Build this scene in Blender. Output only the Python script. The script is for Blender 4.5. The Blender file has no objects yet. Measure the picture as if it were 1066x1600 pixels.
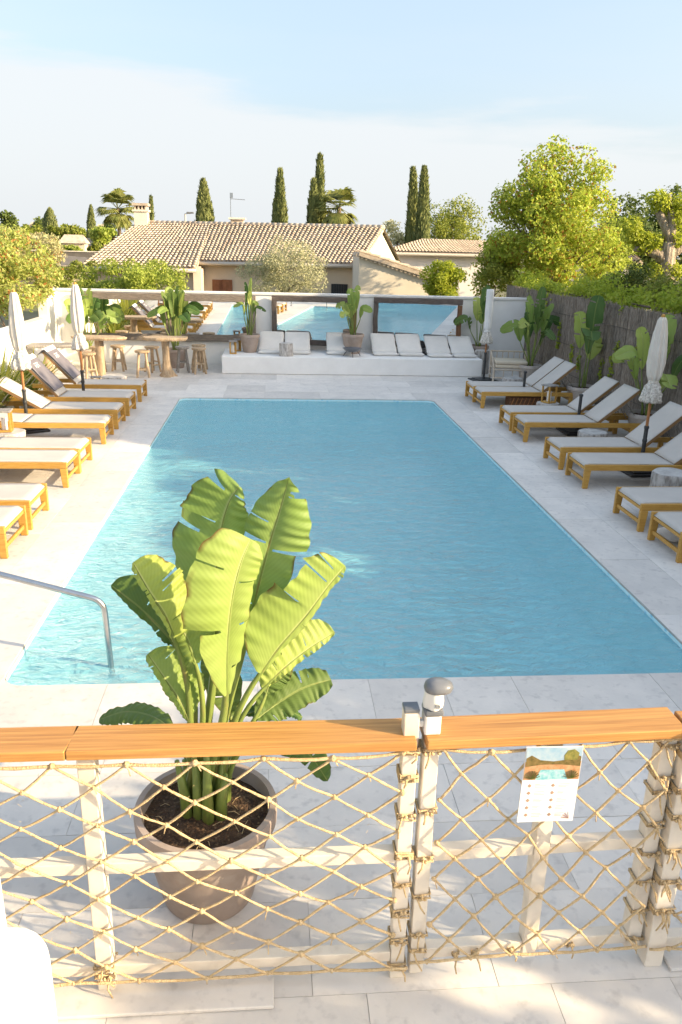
import bpy, bmesh, math, random
import numpy as np
from mathutils import Vector, Matrix
R = math.radians
random.seed(7); RNG = np.random.default_rng(7)
scene = bpy.context.scene
COL = scene.collection

# ------------------------------------------------------------------ camera
CAM_H, F_PX = 2.8, 1232.0
PITCH, YAW, ROLL = R(18.487), R(5.013), R(1.480)
_fw = Vector((math.sin(YAW)*math.cos(PITCH), math.cos(YAW)*math.cos(PITCH), -math.sin(PITCH)))
_r = Vector((math.cos(YAW), -math.sin(YAW), 0)); _u = _r.cross(_fw)
_r2 = math.cos(ROLL)*_r + math.sin(ROLL)*_u; _u2 = -math.sin(ROLL)*_r + math.cos(ROLL)*_u
cd = bpy.data.cameras.new('camera'); cam = bpy.data.objects.new('camera', cd); COL.objects.link(cam)
cd.sensor_fit = 'VERTICAL'; cd.sensor_height = 36; cd.lens = F_PX/1600*36
cd.clip_start = 0.05; cd.clip_end = 3000
cam.matrix_world = Matrix(((_r2.x, _u2.x, -_fw.x, 0), (_r2.y, _u2.y, -_fw.y, 0), (_r2.z, _u2.z, -_fw.z, CAM_H), (0, 0, 0, 1)))
scene.camera = cam
def ray(x, y): return _fw + _r2*((x-533)/F_PX) + _u2*((800-y)/F_PX)
def at(x, y, Y):                       # the point seen at photo pixel (x, y) that stands Y metres away
    d = ray(x, y); return Vector((0, 0, CAM_H)) + d*(Y/d.y)
def gnd(x, y, z=0):
    d = ray(x, y); return Vector((0, 0, CAM_H)) + d*((z-CAM_H)/d.z)

# ------------------------------------------------------------------ sky and sun
SUN_EL, SUN_AZ = R(20), math.atan2(0.94, -0.34)      # azimuth clockwise from +Y
S = Vector((math.sin(SUN_AZ)*math.cos(SUN_EL), math.cos(SUN_AZ)*math.cos(SUN_EL), math.sin(SUN_EL)))
w = bpy.data.worlds.new('World'); scene.world = w; w.use_nodes = True
nt = w.node_tree; nt.nodes.clear()
def N(t, typ, **kw):
    n = t.nodes.new(typ)
    for k, v in kw.items(): setattr(n, k, v)
    return n
sky = N(nt, 'ShaderNodeTexSky', sky_type='NISHITA', sun_disc=False)
sky.sun_elevation = SUN_EL; sky.sun_rotation = SUN_AZ; sky.air_density = 1.0; sky.dust_density = 5.0; sky.ozone_density = 1.0
tc = N(nt, 'ShaderNodeTexCoord')
mp = N(nt, 'ShaderNodeMapping'); mp.inputs['Scale'].default_value = (1.0, 1.0, 7.0)
nt.links.new(tc.outputs['Generated'], mp.inputs['Vector'])
nz = N(nt, 'ShaderNodeTexNoise'); nz.inputs['Scale'].default_value = 2.6; nz.inputs['Detail'].default_value = 8; nz.inputs['Roughness'].default_value = 0.55
nt.links.new(mp.outputs['Vector'], nz.inputs['Vector'])
# a veil of high cloud whose upper edge slants gently round the whole sky
dotn = N(nt, 'ShaderNodeVectorMath', operation='DOT_PRODUCT'); dotn.inputs[1].default_value = (0.13, 0.03, 1.0)
nt.links.new(tc.outputs['Generated'], dotn.inputs[0])
ad = N(nt, 'ShaderNodeMath', operation='MULTIPLY_ADD'); ad.inputs[1].default_value = -0.16
nt.links.new(nz.outputs['Fac'], ad.inputs[0]); nt.links.new(dotn.outputs['Value'], ad.inputs[2])
mr = N(nt, 'ShaderNodeMapRange', interpolation_type='SMOOTHSTEP')
mr.inputs['From Min'].default_value = 0.140; mr.inputs['From Max'].default_value = 0.098
mr.inputs['To Min'].default_value = 0.0; mr.inputs['To Max'].default_value = 1.0
nt.links.new(ad.outputs[0], mr.inputs['Value'])
nz2 = N(nt, 'ShaderNodeTexNoise'); nz2.inputs['Scale'].default_value = 1.3; nz2.inputs['Detail'].default_value = 6
nt.links.new(mp.outputs['Vector'], nz2.inputs['Vector'])
mr2 = N(nt, 'ShaderNodeMapRange'); mr2.inputs['From Min'].default_value = 0.45; mr2.inputs['From Max'].default_value = 0.75; mr2.inputs['To Max'].default_value = 0.25
nt.links.new(nz2.outputs['Fac'], mr2.inputs['Value'])
mx = N(nt, 'ShaderNodeMath', operation='MAXIMUM')
mul = N(nt, 'ShaderNodeMath', operation='MULTIPLY'); mul.inputs[1].default_value = 0.85
nt.links.new(mr.outputs[0], mul.inputs[0]); nt.links.new(mul.outputs[0], mx.inputs[0]); nt.links.new(mr2.outputs[0], mx.inputs[1])
mixc = N(nt, 'ShaderNodeMix', data_type='RGBA')
CLOUD = (2.42, 2.50, 2.55, 1)
mixc.inputs[7].default_value = CLOUD
nt.links.new(mx.outputs[0], mixc.inputs[0])
# thin even veil of high haze over the whole sky
veil = N(nt, 'ShaderNodeMix', data_type='RGBA'); veil.inputs[0].default_value = 0.42; veil.inputs[7].default_value = (2.05, 2.45, 2.8, 1)
nt.links.new(sky.outputs[0], veil.inputs[6]); nt.links.new(veil.outputs[2], mixc.inputs[6])
bg = N(nt, 'ShaderNodeBackground'); bg.inputs['Strength'].default_value = 0.09
out = N(nt, 'ShaderNodeOutputWorld')
nt.links.new(mixc.outputs[2], bg.inputs['Color']); nt.links.new(bg.outputs[0], out.inputs['Surface'])
sl = bpy.data.lights.new('sun', 'SUN'); sl.energy = 2.4; sl.angle = R(0.53); sl.color = (1.0, 0.78, 0.49)
so = bpy.data.objects.new('sun', sl); COL.objects.link(so); so.rotation_euler = S.to_track_quat('Z', 'Y').to_euler(); so.location = (40, -15, 18)
scene.view_settings.view_transform = 'Standard'; scene.view_settings.look = 'None'
scene.view_settings.exposure = 2.08; scene.view_settings.gamma = 1.0; scene.view_settings.use_curve_mapping = False
scene.render.engine = 'CYCLES'
cy = scene.cycles
cy.max_bounces = 8; cy.diffuse_bounces = 4; cy.transparent_max_bounces = 12; cy.glossy_bounces = 4; cy.transmission_bounces = 6
cy.use_denoising = True; cy.caustics_reflective = False; cy.caustics_refractive = False; cy.sample_clamp_indirect = 6

# ------------------------------------------------------------------ materials
def newmat(name):
    m = bpy.data.materials.new(name); m.use_nodes = True; t = m.node_tree
    return m, t, t.nodes['Principled BSDF'], t.nodes['Material Output']
def vec_src(t, coords, stretch, rnd):
    if coords == 'World':
        v = N(t, 'ShaderNodeNewGeometry').outputs['Position']
    else:
        v = N(t, 'ShaderNodeTexCoord').outputs[coords]
    if rnd:
        oi = N(t, 'ShaderNodeObjectInfo'); ms = N(t, 'ShaderNodeMath', operation='MULTIPLY'); ms.inputs[1].default_value = 57.0
        t.links.new(oi.outputs['Random'], ms.inputs[0])
        va = N(t, 'ShaderNodeVectorMath', operation='ADD'); t.links.new(v, va.inputs[0]); t.links.new(ms.outputs[0], va.inputs[1]); v = va.outputs[0]
    mpn = N(t, 'ShaderNodeMapping'); mpn.inputs['Scale'].default_value = stretch; t.links.new(v, mpn.inputs['Vector'])
    return mpn.outputs[0]
def pm(name, c1, c2=None, scale=6, rough=0.7, bump=0.0, stretch=(1, 1, 1), coords='Object', rnd=True, detail=6, lo=0.35, hi=0.65,
       metallic=0, spec=0.4, bscale=None, tint=0.0, c3=None, s3=40, a3=0.3, bdist=0.01):
    m, t, b, o = newmat(name); L = t.links.new
    c2 = c2 or c1
    v = vec_src(t, coords, stretch, rnd)
    n = N(t, 'ShaderNodeTexNoise'); n.inputs['Scale'].default_value = scale; n.inputs['Detail'].default_value = detail; n.inputs['Roughness'].default_value = 0.6
    L(v, n.inputs['Vector'])
    r = N(t, 'ShaderNodeMapRange'); r.inputs['From Min'].default_value = lo; r.inputs['From Max'].default_value = hi; L(n.outputs['Fac'], r.inputs['Value'])
    mixn = N(t, 'ShaderNodeMix', data_type='RGBA'); mixn.inputs[6].default_value = (*c1, 1); mixn.inputs[7].default_value = (*c2, 1); L(r.outputs[0], mixn.inputs[0])
    col = mixn.outputs[2]
    if c3:
        n3 = N(t, 'ShaderNodeTexNoise'); n3.inputs['Scale'].default_value = s3; n3.inputs['Detail'].default_value = 4; L(v, n3.inputs['Vector'])
        r3 = N(t, 'ShaderNodeMapRange'); r3.inputs['From Min'].default_value = 0.55; r3.inputs['From Max'].default_value = 0.72; r3.inputs['To Max'].default_value = a3; L(n3.outputs['Fac'], r3.inputs['Value'])
        m3 = N(t, 'ShaderNodeMix', data_type='RGBA'); L(r3.outputs[0], m3.inputs[0]); L(col, m3.inputs[6]); m3.inputs[7].default_value = (*c3, 1); col = m3.outputs[2]
    if tint:
        oi = N(t, 'ShaderNodeObjectInfo'); rr = N(t, 'ShaderNodeMapRange'); rr.inputs['To Min'].default_value = 1-tint; rr.inputs['To Max'].default_value = 1+tint
        L(oi.outputs['Random'], rr.inputs['Value'])
        vm = N(t, 'ShaderNodeVectorMath', operation='SCALE'); L(col, vm.inputs[0]); L(rr.outputs[0], vm.inputs['Scale']); col = vm.outputs[0]
    L(col, b.inputs['Base Color'])
    b.inputs['Roughness'].default_value = rough; b.inputs['Metallic'].default_value = metallic; b.inputs['Specular IOR Level'].default_value = spec
    if bump:
        nb = N(t, 'ShaderNodeTexNoise'); nb.inputs['Scale'].default_value = bscale or scale*4; nb.inputs['Detail'].default_value = 6; L(v, nb.inputs['Vector'])
        bp = N(t, 'ShaderNodeBump'); bp.inputs['Strength'].default_value = bump; bp.inputs['Distance'].default_value = bdist; L(nb.outputs['Fac'], bp.inputs['Height']); L(bp.outputs[0], b.inputs['Normal'])
    return m
def leafmat(name, c1, c2, trans=0.4, rough=0.55, c3=None, p3=0.12, spec=0.3):
    """foliage: every leaf (mesh island) gets its own tint between c1 and c2, a few c3"""
    m, t, b, o = newmat(name); L = t.links.new
    g = N(t, 'ShaderNodeNewGeometry'); mixn = N(t, 'ShaderNodeMix', data_type='RGBA')
    mixn.inputs[6].default_value = (*c1, 1); mixn.inputs[7].default_value = (*c2, 1); L(g.outputs['Random Per Island'], mixn.inputs[0]); col = mixn.outputs[2]
    if c3:
        ms = N(t, 'ShaderNodeMath', operation='MULTIPLY'); ms.inputs[1].default_value = 91.7; L(g.outputs['Random Per Island'], ms.inputs[0])
        fr = N(t, 'ShaderNodeMath', operation='FRACT'); L(ms.outputs[0], fr.inputs[0])
        lt = N(t, 'ShaderNodeMath', operation='LESS_THAN'); lt.inputs[1].default_value = p3; L(fr.outputs[0], lt.inputs[0])
        m3 = N(t, 'ShaderNodeMix', data_type='RGBA'); L(lt.outputs[0], m3.inputs[0]); L(col, m3.inputs[6]); m3.inputs[7].default_value = (*c3, 1); col = m3.outputs[2]
    L(col, b.inputs['Base Color']); b.inputs['Roughness'].default_value = rough; b.inputs['Specular IOR Level'].default_value = spec
    tr = N(t, 'ShaderNodeBsdfTranslucent'); L(col, tr.inputs['Color'])
    mx_ = N(t, 'ShaderNodeMixShader'); mx_.inputs[0].default_value = trans; L(b.outputs[0], mx_.inputs[1]); L(tr.outputs[0], mx_.inputs[2]); L(mx_.outputs[0], o.inputs['Surface'])
    return m
def bladeleaf(name, c1, c2, cr, trans=0.35):
    """big banana-type leaves: uv.x across the half blade, uv.y along the midrib; fine lateral veins"""
    m, t, b, o = newmat(name); L = t.links.new
    uv = N(t, 'ShaderNodeUVMap'); sp = N(t, 'ShaderNodeSeparateXYZ'); L(uv.outputs[0], sp.inputs[0])
    v = vec_src(t, 'Object', (1, 1, 1), True)
    n = N(t, 'ShaderNodeTexNoise'); n.inputs['Scale'].default_value = 5; n.inputs['Detail'].default_value = 4; L(v, n.inputs['Vector'])
    mixn = N(t, 'ShaderNodeMix', data_type='RGBA'); mixn.inputs[6].default_value = (*c1, 1); mixn.inputs[7].default_value = (*c2, 1); L(n.outputs['Fac'], mixn.inputs[0])
    # lateral veins
    ma = N(t, 'ShaderNodeMath', operation='MULTIPLY_ADD'); ma.inputs[1].default_value = -0.16; L(sp.outputs['X'], ma.inputs[0]); L(sp.outputs['Y'], ma.inputs[2])
    fq = N(t, 'ShaderNodeMath', operation='MULTIPLY'); fq.inputs[1].default_value = 260; L(ma.outputs[0], fq.inputs[0])
    sn = N(t, 'ShaderNodeMath', operation='SINE'); L(fq.outputs[0], sn.inputs[0])
    rr = N(t, 'ShaderNodeMapRange'); rr.inputs['From Min'].default_value = -1; rr.inputs['To Min'].default_value = 0.965; rr.inputs['To Max'].default_value = 1.025; L(sn.outputs[0], rr.inputs['Value'])
    vm = N(t, 'ShaderNodeVectorMath', operation='SCALE'); L(mixn.outputs[2], vm.inputs[0]); L(rr.outputs[0], vm.inputs['Scale'])
    # pale rib near the middle, brown scorched rim here and there
    rib = N(t, 'ShaderNodeMapRange'); rib.inputs['From Min'].default_value = 0.07; rib.inputs['From Max'].default_value = 0.02; L(sp.outputs['X'], rib.inputs['Value'])
    m3 = N(t, 'ShaderNodeMix', data_type='RGBA'); L(rib.outputs[0], m3.inputs[0]); L(vm.outputs[0], m3.inputs[6]); m3.inputs[7].default_value = (*cr, 1)
    n2 = N(t, 'ShaderNodeTexNoise'); n2.inputs['Scale'].default_value = 9; L(v, n2.inputs['Vector'])
    e1 = N(t, 'ShaderNodeMapRange'); e1.inputs['From Min'].default_value = 0.90; e1.inputs['From Max'].default_value = 1.0; L(sp.outputs['X'], e1.inputs['Value'])
    e2 = N(t, 'ShaderNodeMapRange'); e2.inputs['From Min'].default_value = 0.50; e2.inputs['From Max'].default_value = 0.60; L(n2.outputs['Fac'], e2.inputs['Value'])
    em = N(t, 'ShaderNodeMath', operation='MULTIPLY'); L(e1.outputs[0], em.inputs[0]); L(e2.outputs[0], em.inputs[1])
    m4 = N(t, 'ShaderNodeMix', data_type='RGBA'); L(em.outputs[0], m4.inputs[0]); L(m3.outputs[2], m4.inputs[6]); m4.inputs[7].default_value = (0.12, 0.06, 0.02, 1)
    L(m4.outputs[2], b.inputs['Base Color']); b.inputs['Roughness'].default_value = 0.5; b.inputs['Specular IOR Level'].default_value = 0.28
    bp = N(t, 'ShaderNodeBump'); bp.inputs['Strength'].default_value = 0.09; bp.inputs['Distance'].default_value = 0.003; L(sn.outputs[0], bp.inputs['Height']); L(bp.outputs[0], b.inputs['Normal'])
    hs_ = N(t, 'ShaderNodeHueSaturation'); oi = N(t, 'ShaderNodeObjectInfo'); L(m4.outputs[2], hs_.inputs['Color'])
    h1 = N(t, 'ShaderNodeMapRange'); h1.inputs['To Min'].default_value = 0.485; h1.inputs['To Max'].default_value = 0.525; L(oi.outputs['Random'], h1.inputs['Value']); L(h1.outputs[0], hs_.inputs['Hue'])
    h2_ = N(t, 'ShaderNodeMapRange'); h2_.inputs['To Min'].default_value = 1.15; h2_.inputs['To Max'].default_value = 0.78; L(oi.outputs['Random'], h2_.inputs['Value']); L(h2_.outputs[0], hs_.inputs['Value'])
    L(hs_.outputs[0], b.inputs['Base Color'])
    tr = N(t, 'ShaderNodeBsdfTranslucent'); L(hs_.outputs[0], tr.inputs['Color'])
    mx_ = N(t, 'ShaderNodeMixShader'); mx_.inputs[0].default_value = trans; L(b.outputs[0], mx_.inputs[1]); L(tr.outputs[0], mx_.inputs[2]); L(mx_.outputs[0], o.inputs['Surface'])
    return m

M = {}
M['slab'] = pm('travertine_paving', (0.72, 0.685, 0.64), (0.61, 0.585, 0.555), 3.2, 0.62, 0.25, coords='World', rnd=True, tint=0.10, bscale=45, c3=(0.45, 0.43, 0.415), s3=17, a3=0.55, lo=0.36, hi=0.68, bdist=0.004)
M['grout'] = pm('joint_mortar', (0.56, 0.53, 0.49), (0.46, 0.44, 0.41), 12, 0.9, 0.2, coords='World')
M['plaster'] = pm('white_plaster', (0.86, 0.85, 0.83), (0.80, 0.79, 0.77), 3, 0.85, 0.25, coords='World', bscale=30, bdist=0.006)
M['whitecap'] = pm('white_coping', (0.80, 0.79, 0.77), (0.70, 0.69, 0.67), 5, 0.7, 0.1, coords='World')
M['teak'] = pm('teak_wood', (0.56, 0.325, 0.075), (0.43, 0.225, 0.045), 7, 0.5, 0.15, stretch=(1.2, 9, 9), lo=0.3, hi=0.7, tint=0.1, bdist=0.003)
M['teakgrey'] = pm('teak_wood_backrest', (0.34, 0.20, 0.09), (0.24, 0.14, 0.06), 7, 0.6, 0.15, stretch=(1.2, 9, 9), lo=0.3, hi=0.7)
M['rail'] = pm('varnished_handrail_wood', (0.60, 0.32, 0.10), (0.36, 0.165, 0.045), 4, 0.42, 0.35, stretch=(0.6, 22, 22), lo=0.3, hi=0.7, c3=(0.26, 0.12, 0.04), s3=2.2, a3=0.6, bscale=14, bdist=0.003)
M['sling'] = pm('grey_sling_fabric', (0.57, 0.53, 0.485), (0.52, 0.485, 0.445), 3, 0.8, 0.12, bscale=260, tint=0.03, bdist=0.002)
M['cushion'] = pm('pale_grey_cushion', (0.73, 0.705, 0.665), (0.67, 0.65, 0.615), 4, 0.9, 0.2, bscale=30, bdist=0.01, tint=0.04)
M['towel'] = pm('grey_lilac_towel', (0.185, 0.175, 0.20), (0.155, 0.145, 0.17), 5, 0.95, 0.3, bscale=90, bdist=0.004)
M['print_white'] = pm('white_print', (0.8, 0.8, 0.8), None, 5, 0.8)
M['canvas'] = pm('cream_canvas', (0.74, 0.69, 0.62), (0.66, 0.61, 0.55), 5, 0.9, 0.3, bscale=25, bdist=0.01)
M['canvaswhite'] = pm('white_canvas', (0.80, 0.80, 0.79), (0.72, 0.72, 0.71), 5, 0.9, 0.3, bscale=25, bdist=0.01)
M['lace'] = pm('crochet_trim', (0.78, 0.74, 0.68), (0.45, 0.41, 0.36), 45, 0.95, 0.8, bscale=45, lo=0.45, hi=0.6, bdist=0.02)
M['black'] = pm('black_metal', (0.025, 0.027, 0.03), (0.04, 0.042, 0.045), 12, 0.5, 0.1, spec=0.5)
M['steel'] = pm('stainless_steel', (0.55, 0.56, 0.57), (0.48, 0.49, 0.50), 20, 0.25, 0.0, metallic=1)
M['polewood'] = pm('umbrella_pole_wood', (0.42, 0.19, 0.07), (0.30, 0.12, 0.04), 6, 0.45, 0.1, stretch=(9, 9, 1))
M['pot'] = pm('taupe_terracotta', (0.43, 0.345, 0.295), (0.33, 0.26, 0.215), 5, 0.85, 0.3, c3=(0.48, 0.42, 0.38), s3=7, a3=0.5, bscale=40, bdist=0.004, tint=0.08)
M['potpale'] = pm('pale_terracotta', (0.52, 0.47, 0.43), (0.42, 0.37, 0.335), 5, 0.85, 0.3, c3=(0.62, 0.59, 0.56), s3=7, a3=0.6, bscale=40, bdist=0.004, tint=0.08)
M['soil'] = pm('potting_soil', (0.045, 0.026, 0.016), (0.11, 0.062, 0.034), 30, 0.95, 1.0, bscale=60, c3=(0.30, 0.20, 0.11), s3=80, a3=0.8, bdist=0.03)
M['banana'] = bladeleaf('banana_leaf', (0.26, 0.37, 0.06), (0.40, 0.48, 0.15), (0.50, 0.55, 0.22))
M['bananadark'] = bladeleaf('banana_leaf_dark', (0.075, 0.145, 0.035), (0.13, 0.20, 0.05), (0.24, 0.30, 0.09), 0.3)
M['stem'] = pm('banana_stem', (0.20, 0.26, 0.06), (0.13, 0.18, 0.04), 6, 0.45, 0.1, stretch=(4, 4, 1), c3=(0.24, 0.14, 0.05), s3=8, a3=0.5)
M['rope'] = pm('sisal_rope', (0.74, 0.57, 0.34), (0.56, 0.40, 0.21), 60, 0.95, 0.9, bscale=180, bdist=0.01)
M['creampaint'] = pm('cream_painted_steel', (0.76, 0.69, 0.59), (0.70, 0.63, 0.53), 5, 0.45, 0.08, c3=(0.5, 0.42, 0.34), s3=20, a3=0.25)
M['greyplastic'] = pm('grey_plastic', (0.17, 0.18, 0.20), (0.12, 0.13, 0.145), 9, 0.28, 0.1)
M['whiteplastic'] = pm('white_plastic', (0.78, 0.76, 0.72), (0.70, 0.68, 0.64), 9, 0.4, 0.05)
M['stump'] = pm('whitewashed_bark', (0.56, 0.53, 0.50), (0.28, 0.255, 0.235), 9, 0.9, 0.8, stretch=(2.2, 2.2, 0.7), lo=0.4, hi=0.62, bscale=22, bdist=0.02, tint=0.1)
M['stumptop'] = pm('sawn_stump_top', (0.58, 0.56, 0.53), (0.40, 0.38, 0.36), 8, 0.85, 0.4, tint=0.1)
M['drift'] = pm('weathered_driftwood', (0.30, 0.255, 0.215), (0.13, 0.105, 0.09), 6, 0.9, 0.9, stretch=(0.8, 7, 7), c3=(0.42, 0.38, 0.34), s3=6, a3=0.6, bscale=14, bdist=0.03, tint=0.12)
M['driftdark'] = pm('dark_weathered_driftwood', (0.19, 0.155, 0.135), (0.075, 0.06, 0.052), 6, 0.9, 0.9, stretch=(0.8, 7, 7), c3=(0.34, 0.30, 0.27), s3=6, a3=0.5, bscale=14, bdist=0.03, tint=0.12)
M['driftbrown'] = pm('brown_driftwood', (0.26, 0.13, 0.065), (0.11, 0.055, 0.03), 6, 0.85, 0.8, stretch=(0.8, 7, 7), bscale=14, bdist=0.03)
M['lightwood'] = pm('pale_teak_root', (0.50, 0.385, 0.26), (0.33, 0.235, 0.145), 7, 0.8, 0.5, stretch=(5, 5, 1.2), c3=(0.62, 0.54, 0.43), s3=5, a3=0.4, bscale=20, bdist=0.01, tint=0.1)
M['greywood'] = pm('grey_weathered_wood', (0.36, 0.34, 0.32), (0.22, 0.205, 0.19), 7, 0.85, 0.5, stretch=(5, 5, 1.2), tint=0.08)
M['bamboo'] = pm('pale_bamboo', (0.62, 0.54, 0.44), (0.50, 0.42, 0.33), 8, 0.6, 0.1)
M['creamcushion'] = pm('cream_cushion', (0.66, 0.58, 0.46), (0.58, 0.50, 0.39), 4, 0.9, 0.2, bscale=25)
M['candle'] = pm('candle_wax', (0.80, 0.77, 0.72), None, 5, 0.5)
M['reed'] = pm('reed_screen', (0.42, 0.36, 0.30), (0.15, 0.125, 0.105), 14, 0.9, 0.3, stretch=(6, 6, 0.6), c3=(0.60, 0.54, 0.47), s3=25, a3=0.5, rnd=False, coords='World')
M['mirror'] = pm('mirror_silver', (0.86, 0.88, 0.88), None, 5, 0.015, metallic=1)
M['wallcream'] = pm('cream_render', (0.66, 0.55, 0.42), (0.60, 0.49, 0.37), 1.5, 0.9, 0.2, coords='World', bscale=12)
M['wallpale'] = pm('pale_render', (0.70, 0.64, 0.54), (0.64, 0.58, 0.48), 1.5, 0.9, 0.2, coords='World', bscale=12)
M['wallwhite'] = pm('white_render', (0.74, 0.72, 0.70), (0.68, 0.66, 0.64), 1.5, 0.9, 0.15, coords='World')
M['rooftile'] = pm('canal_roof_tile', (0.58, 0.49, 0.39), (0.40, 0.325, 0.25), 2.2, 0.85, 0.4, coords='World', rnd=False, c3=(0.66, 0.58, 0.46), s3=3.5, a3=0.7, bscale=15)
M['shutter'] = pm('brown_shutter_wood', (0.26, 0.10, 0.045), (0.20, 0.075, 0.03), 5, 0.6, 0.1)
M['darkglass'] = pm('dark_window', (0.03, 0.032, 0.035), None, 5, 0.15)
M['gutter'] = pm('gutter_metal', (0.55, 0.50, 0.43), None, 5, 0.5)
M['bark'] = pm('tree_bark', (0.20, 0.155, 0.115), (0.10, 0.075, 0.055), 6, 0.95, 1.0, stretch=(3, 3, 0.6), bscale=12, bdist=0.05)
M['barkpale'] = pm('pale_furrowed_bark', (0.52, 0.45, 0.37), (0.27, 0.22, 0.17), 5, 0.95, 1.0, stretch=(3, 3, 0.45), bscale=9, bdist=0.08)
M['ground'] = pm('dry_ground', (0.20, 0.175, 0.11), (0.11, 0.12, 0.05), 0.15, 0.95, 0.3, coords='World', rnd=False, bscale=2, detail=8)
M['hill'] = pm('hillside_scrub', (0.10, 0.115, 0.045), (0.17, 0.16, 0.08), 0.12, 0.95, 0.5, coords='World', rnd=False, bscale=1, detail=8)
M['roadmat'] = pm('road_asphalt', (0.16, 0.145, 0.13), (0.12, 0.11, 0.10), 2, 0.9, 0.1, coords='World')
M['gravel'] = pm('bed_soil', (0.10, 0.075, 0.05), (0.16, 0.125, 0.085), 8, 0.95, 0.6, coords='World')
M['lf_big'] = leafmat('leaf_sweetgum', (0.31, 0.42, 0.045), (0.51, 0.55, 0.09), 0.45, c3=(0.34, 0.19, 0.03), p3=0.10)
M['lf_photinia'] = leafmat('leaf_photinia', (0.35, 0.44, 0.08), (0.60, 0.60, 0.22), 0.45, c3=(0.50, 0.22, 0.07), p3=0.09)
M['lf_cream'] = leafmat('leaf_cream_shrub', (0.40, 0.41, 0.16), (0.66, 0.60, 0.38), 0.4, c3=(0.42, 0.24, 0.10), p3=0.06)
M['lf_hedge'] = leafmat('leaf_hedge', (0.27, 0.36, 0.05), (0.45, 0.50, 0.11), 0.45)
M['lf_olive'] = leafmat('leaf_olive', (0.36, 0.38, 0.20), (0.58, 0.56, 0.37), 0.3)
M['lf_yellow'] = leafmat('leaf_yellow_shrub', (0.35, 0.43, 0.04), (0.51, 0.55, 0.08), 0.5)
M['lf_dark'] = leafmat('leaf_dark_green', (0.085, 0.135, 0.03), (0.16, 0.20, 0.045), 0.35)
M['lf_mid'] = leafmat('leaf_mid_green', (0.20, 0.26, 0.04), (0.34, 0.36, 0.07), 0.4)
M['lf_cypress'] = leafmat('leaf_cypress', (0.14, 0.18, 0.065), (0.25, 0.27, 0.10), 0.15)
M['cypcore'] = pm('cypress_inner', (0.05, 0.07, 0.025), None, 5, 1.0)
M['lf_palm'] = leafmat('leaf_palm', (0.17, 0.21, 0.05), (0.28, 0.29, 0.09), 0.35)
M['lf_palmdead'] = leafmat('leaf_palm_dry', (0.30, 0.24, 0.10), (0.38, 0.31, 0.15), 0.3)
M['lf_grass'] = leafmat('leaf_strap', (0.20, 0.26, 0.035), (0.44, 0.42, 0.08), 0.45, rough=0.4)
M['lf_vine'] = leafmat('leaf_vine', (0.29, 0.39, 0.04), (0.46, 0.52, 0.07), 0.5)

# pool mosaic: small tiles, colour varies from tile to tile
m, t, b, o = newmat('pool_mosaic'); L = t.links.new
g = N(t, 'ShaderNodeNewGeometry')
vs = N(t, 'ShaderNodeVectorMath', operation='SCALE'); vs.inputs['Scale'].default_value = 28.0; L(g.outputs['Position'], vs.inputs[0])
vf = N(t, 'ShaderNodeVectorMath', operation='FLOOR'); L(vs.outputs[0], vf.inputs[0])
wn = N(t, 'ShaderNodeTexWhiteNoise'); L(vf.outputs[0], wn.inputs['Vector'])
cr_ = N(t, 'ShaderNodeValToRGB'); L(wn.outputs['Value'], cr_.inputs[0]); e = cr_.color_ramp.elements
e[0].position = 0; e[0].color = (0.50, 0.85, 0.95, 1); e[1].position = 1; e[1].color = (0.72, 0.94, 0.98, 1)
x_ = cr_.color_ramp.elements.new(0.12); x_.color = (0.60, 0.90, 0.97, 1)
x_ = cr_.color_ramp.elements.new(0.04); x_.color = (0.30, 0.66, 0.85, 1)
L(cr_.outputs[0], b.inputs['Base Color']); b.inputs['Roughness'].default_value = 0.35
M['mosaic'] = m
M['steptile'] = pm('pale_step_mosaic', (0.80, 0.92, 0.95), (0.66, 0.86, 0.93), 18, 0.4, coords='World', rnd=False, c3=(0.25, 0.50, 0.75), s3=26, a3=0.8)
# water: fresnel mix of a tinted see-through body and a rippled mirror
m, t, b, o = newmat('pool_water'); L = t.links.new; t.nodes.remove(b)
g = N(t, 'ShaderNodeNewGeometry'); mpn = N(t, 'ShaderNodeMapping'); mpn.inputs['Scale'].default_value = (1.0, 1.7, 1.0); L(g.outputs['Position'], mpn.inputs['Vector'])
n1 = N(t, 'ShaderNodeTexNoise'); n1.inputs['Scale'].default_value = 6.5; n1.inputs['Detail'].default_value = 6; n1.inputs['Roughness'].default_value = 0.55; n1.inputs['Distortion'].default_value = 0.8; L(mpn.outputs[0], n1.inputs['Vector'])
n2 = N(t, 'ShaderNodeTexNoise'); n2.inputs['Scale'].default_value = 1.1; n2.inputs['Detail'].default_value = 3; L(mpn.outputs[0], n2.inputs['Vector'])
sm = N(t, 'ShaderNodeMath', operation='MULTIPLY_ADD'); sm.inputs[1].default_value = 0.5; L(n1.outputs['Fac'], sm.inputs[0]); L(n2.outputs['Fac'], sm.inputs[2])
bp = N(t, 'ShaderNodeBump'); bp.inputs['Strength'].default_value = 1.0; bp.inputs['Distance'].default_value = 0.14; L(sm.outputs[0], bp.inputs['Height'])
fr = N(t, 'ShaderNodeFresnel'); fr.inputs['IOR'].default_value = 1.33; L(bp.outputs[0], fr.inputs['Normal'])
gl = N(t, 'ShaderNodeBsdfGlossy'); gl.inputs['Roughness'].default_value = 0.03; L(bp.outputs[0], gl.inputs['Normal'])
tp0 = N(t, 'ShaderNodeBsdfTransparent'); tp0.inputs['Color'].default_value = (0.78, 0.96, 1.0, 1)
df = N(t, 'ShaderNodeBsdfDiffuse'); df.inputs['Color'].default_value = (0.38, 0.88, 1.0, 1); L(bp.outputs[0], df.inputs['Normal'])      # light scattered back by the water itself
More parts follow.
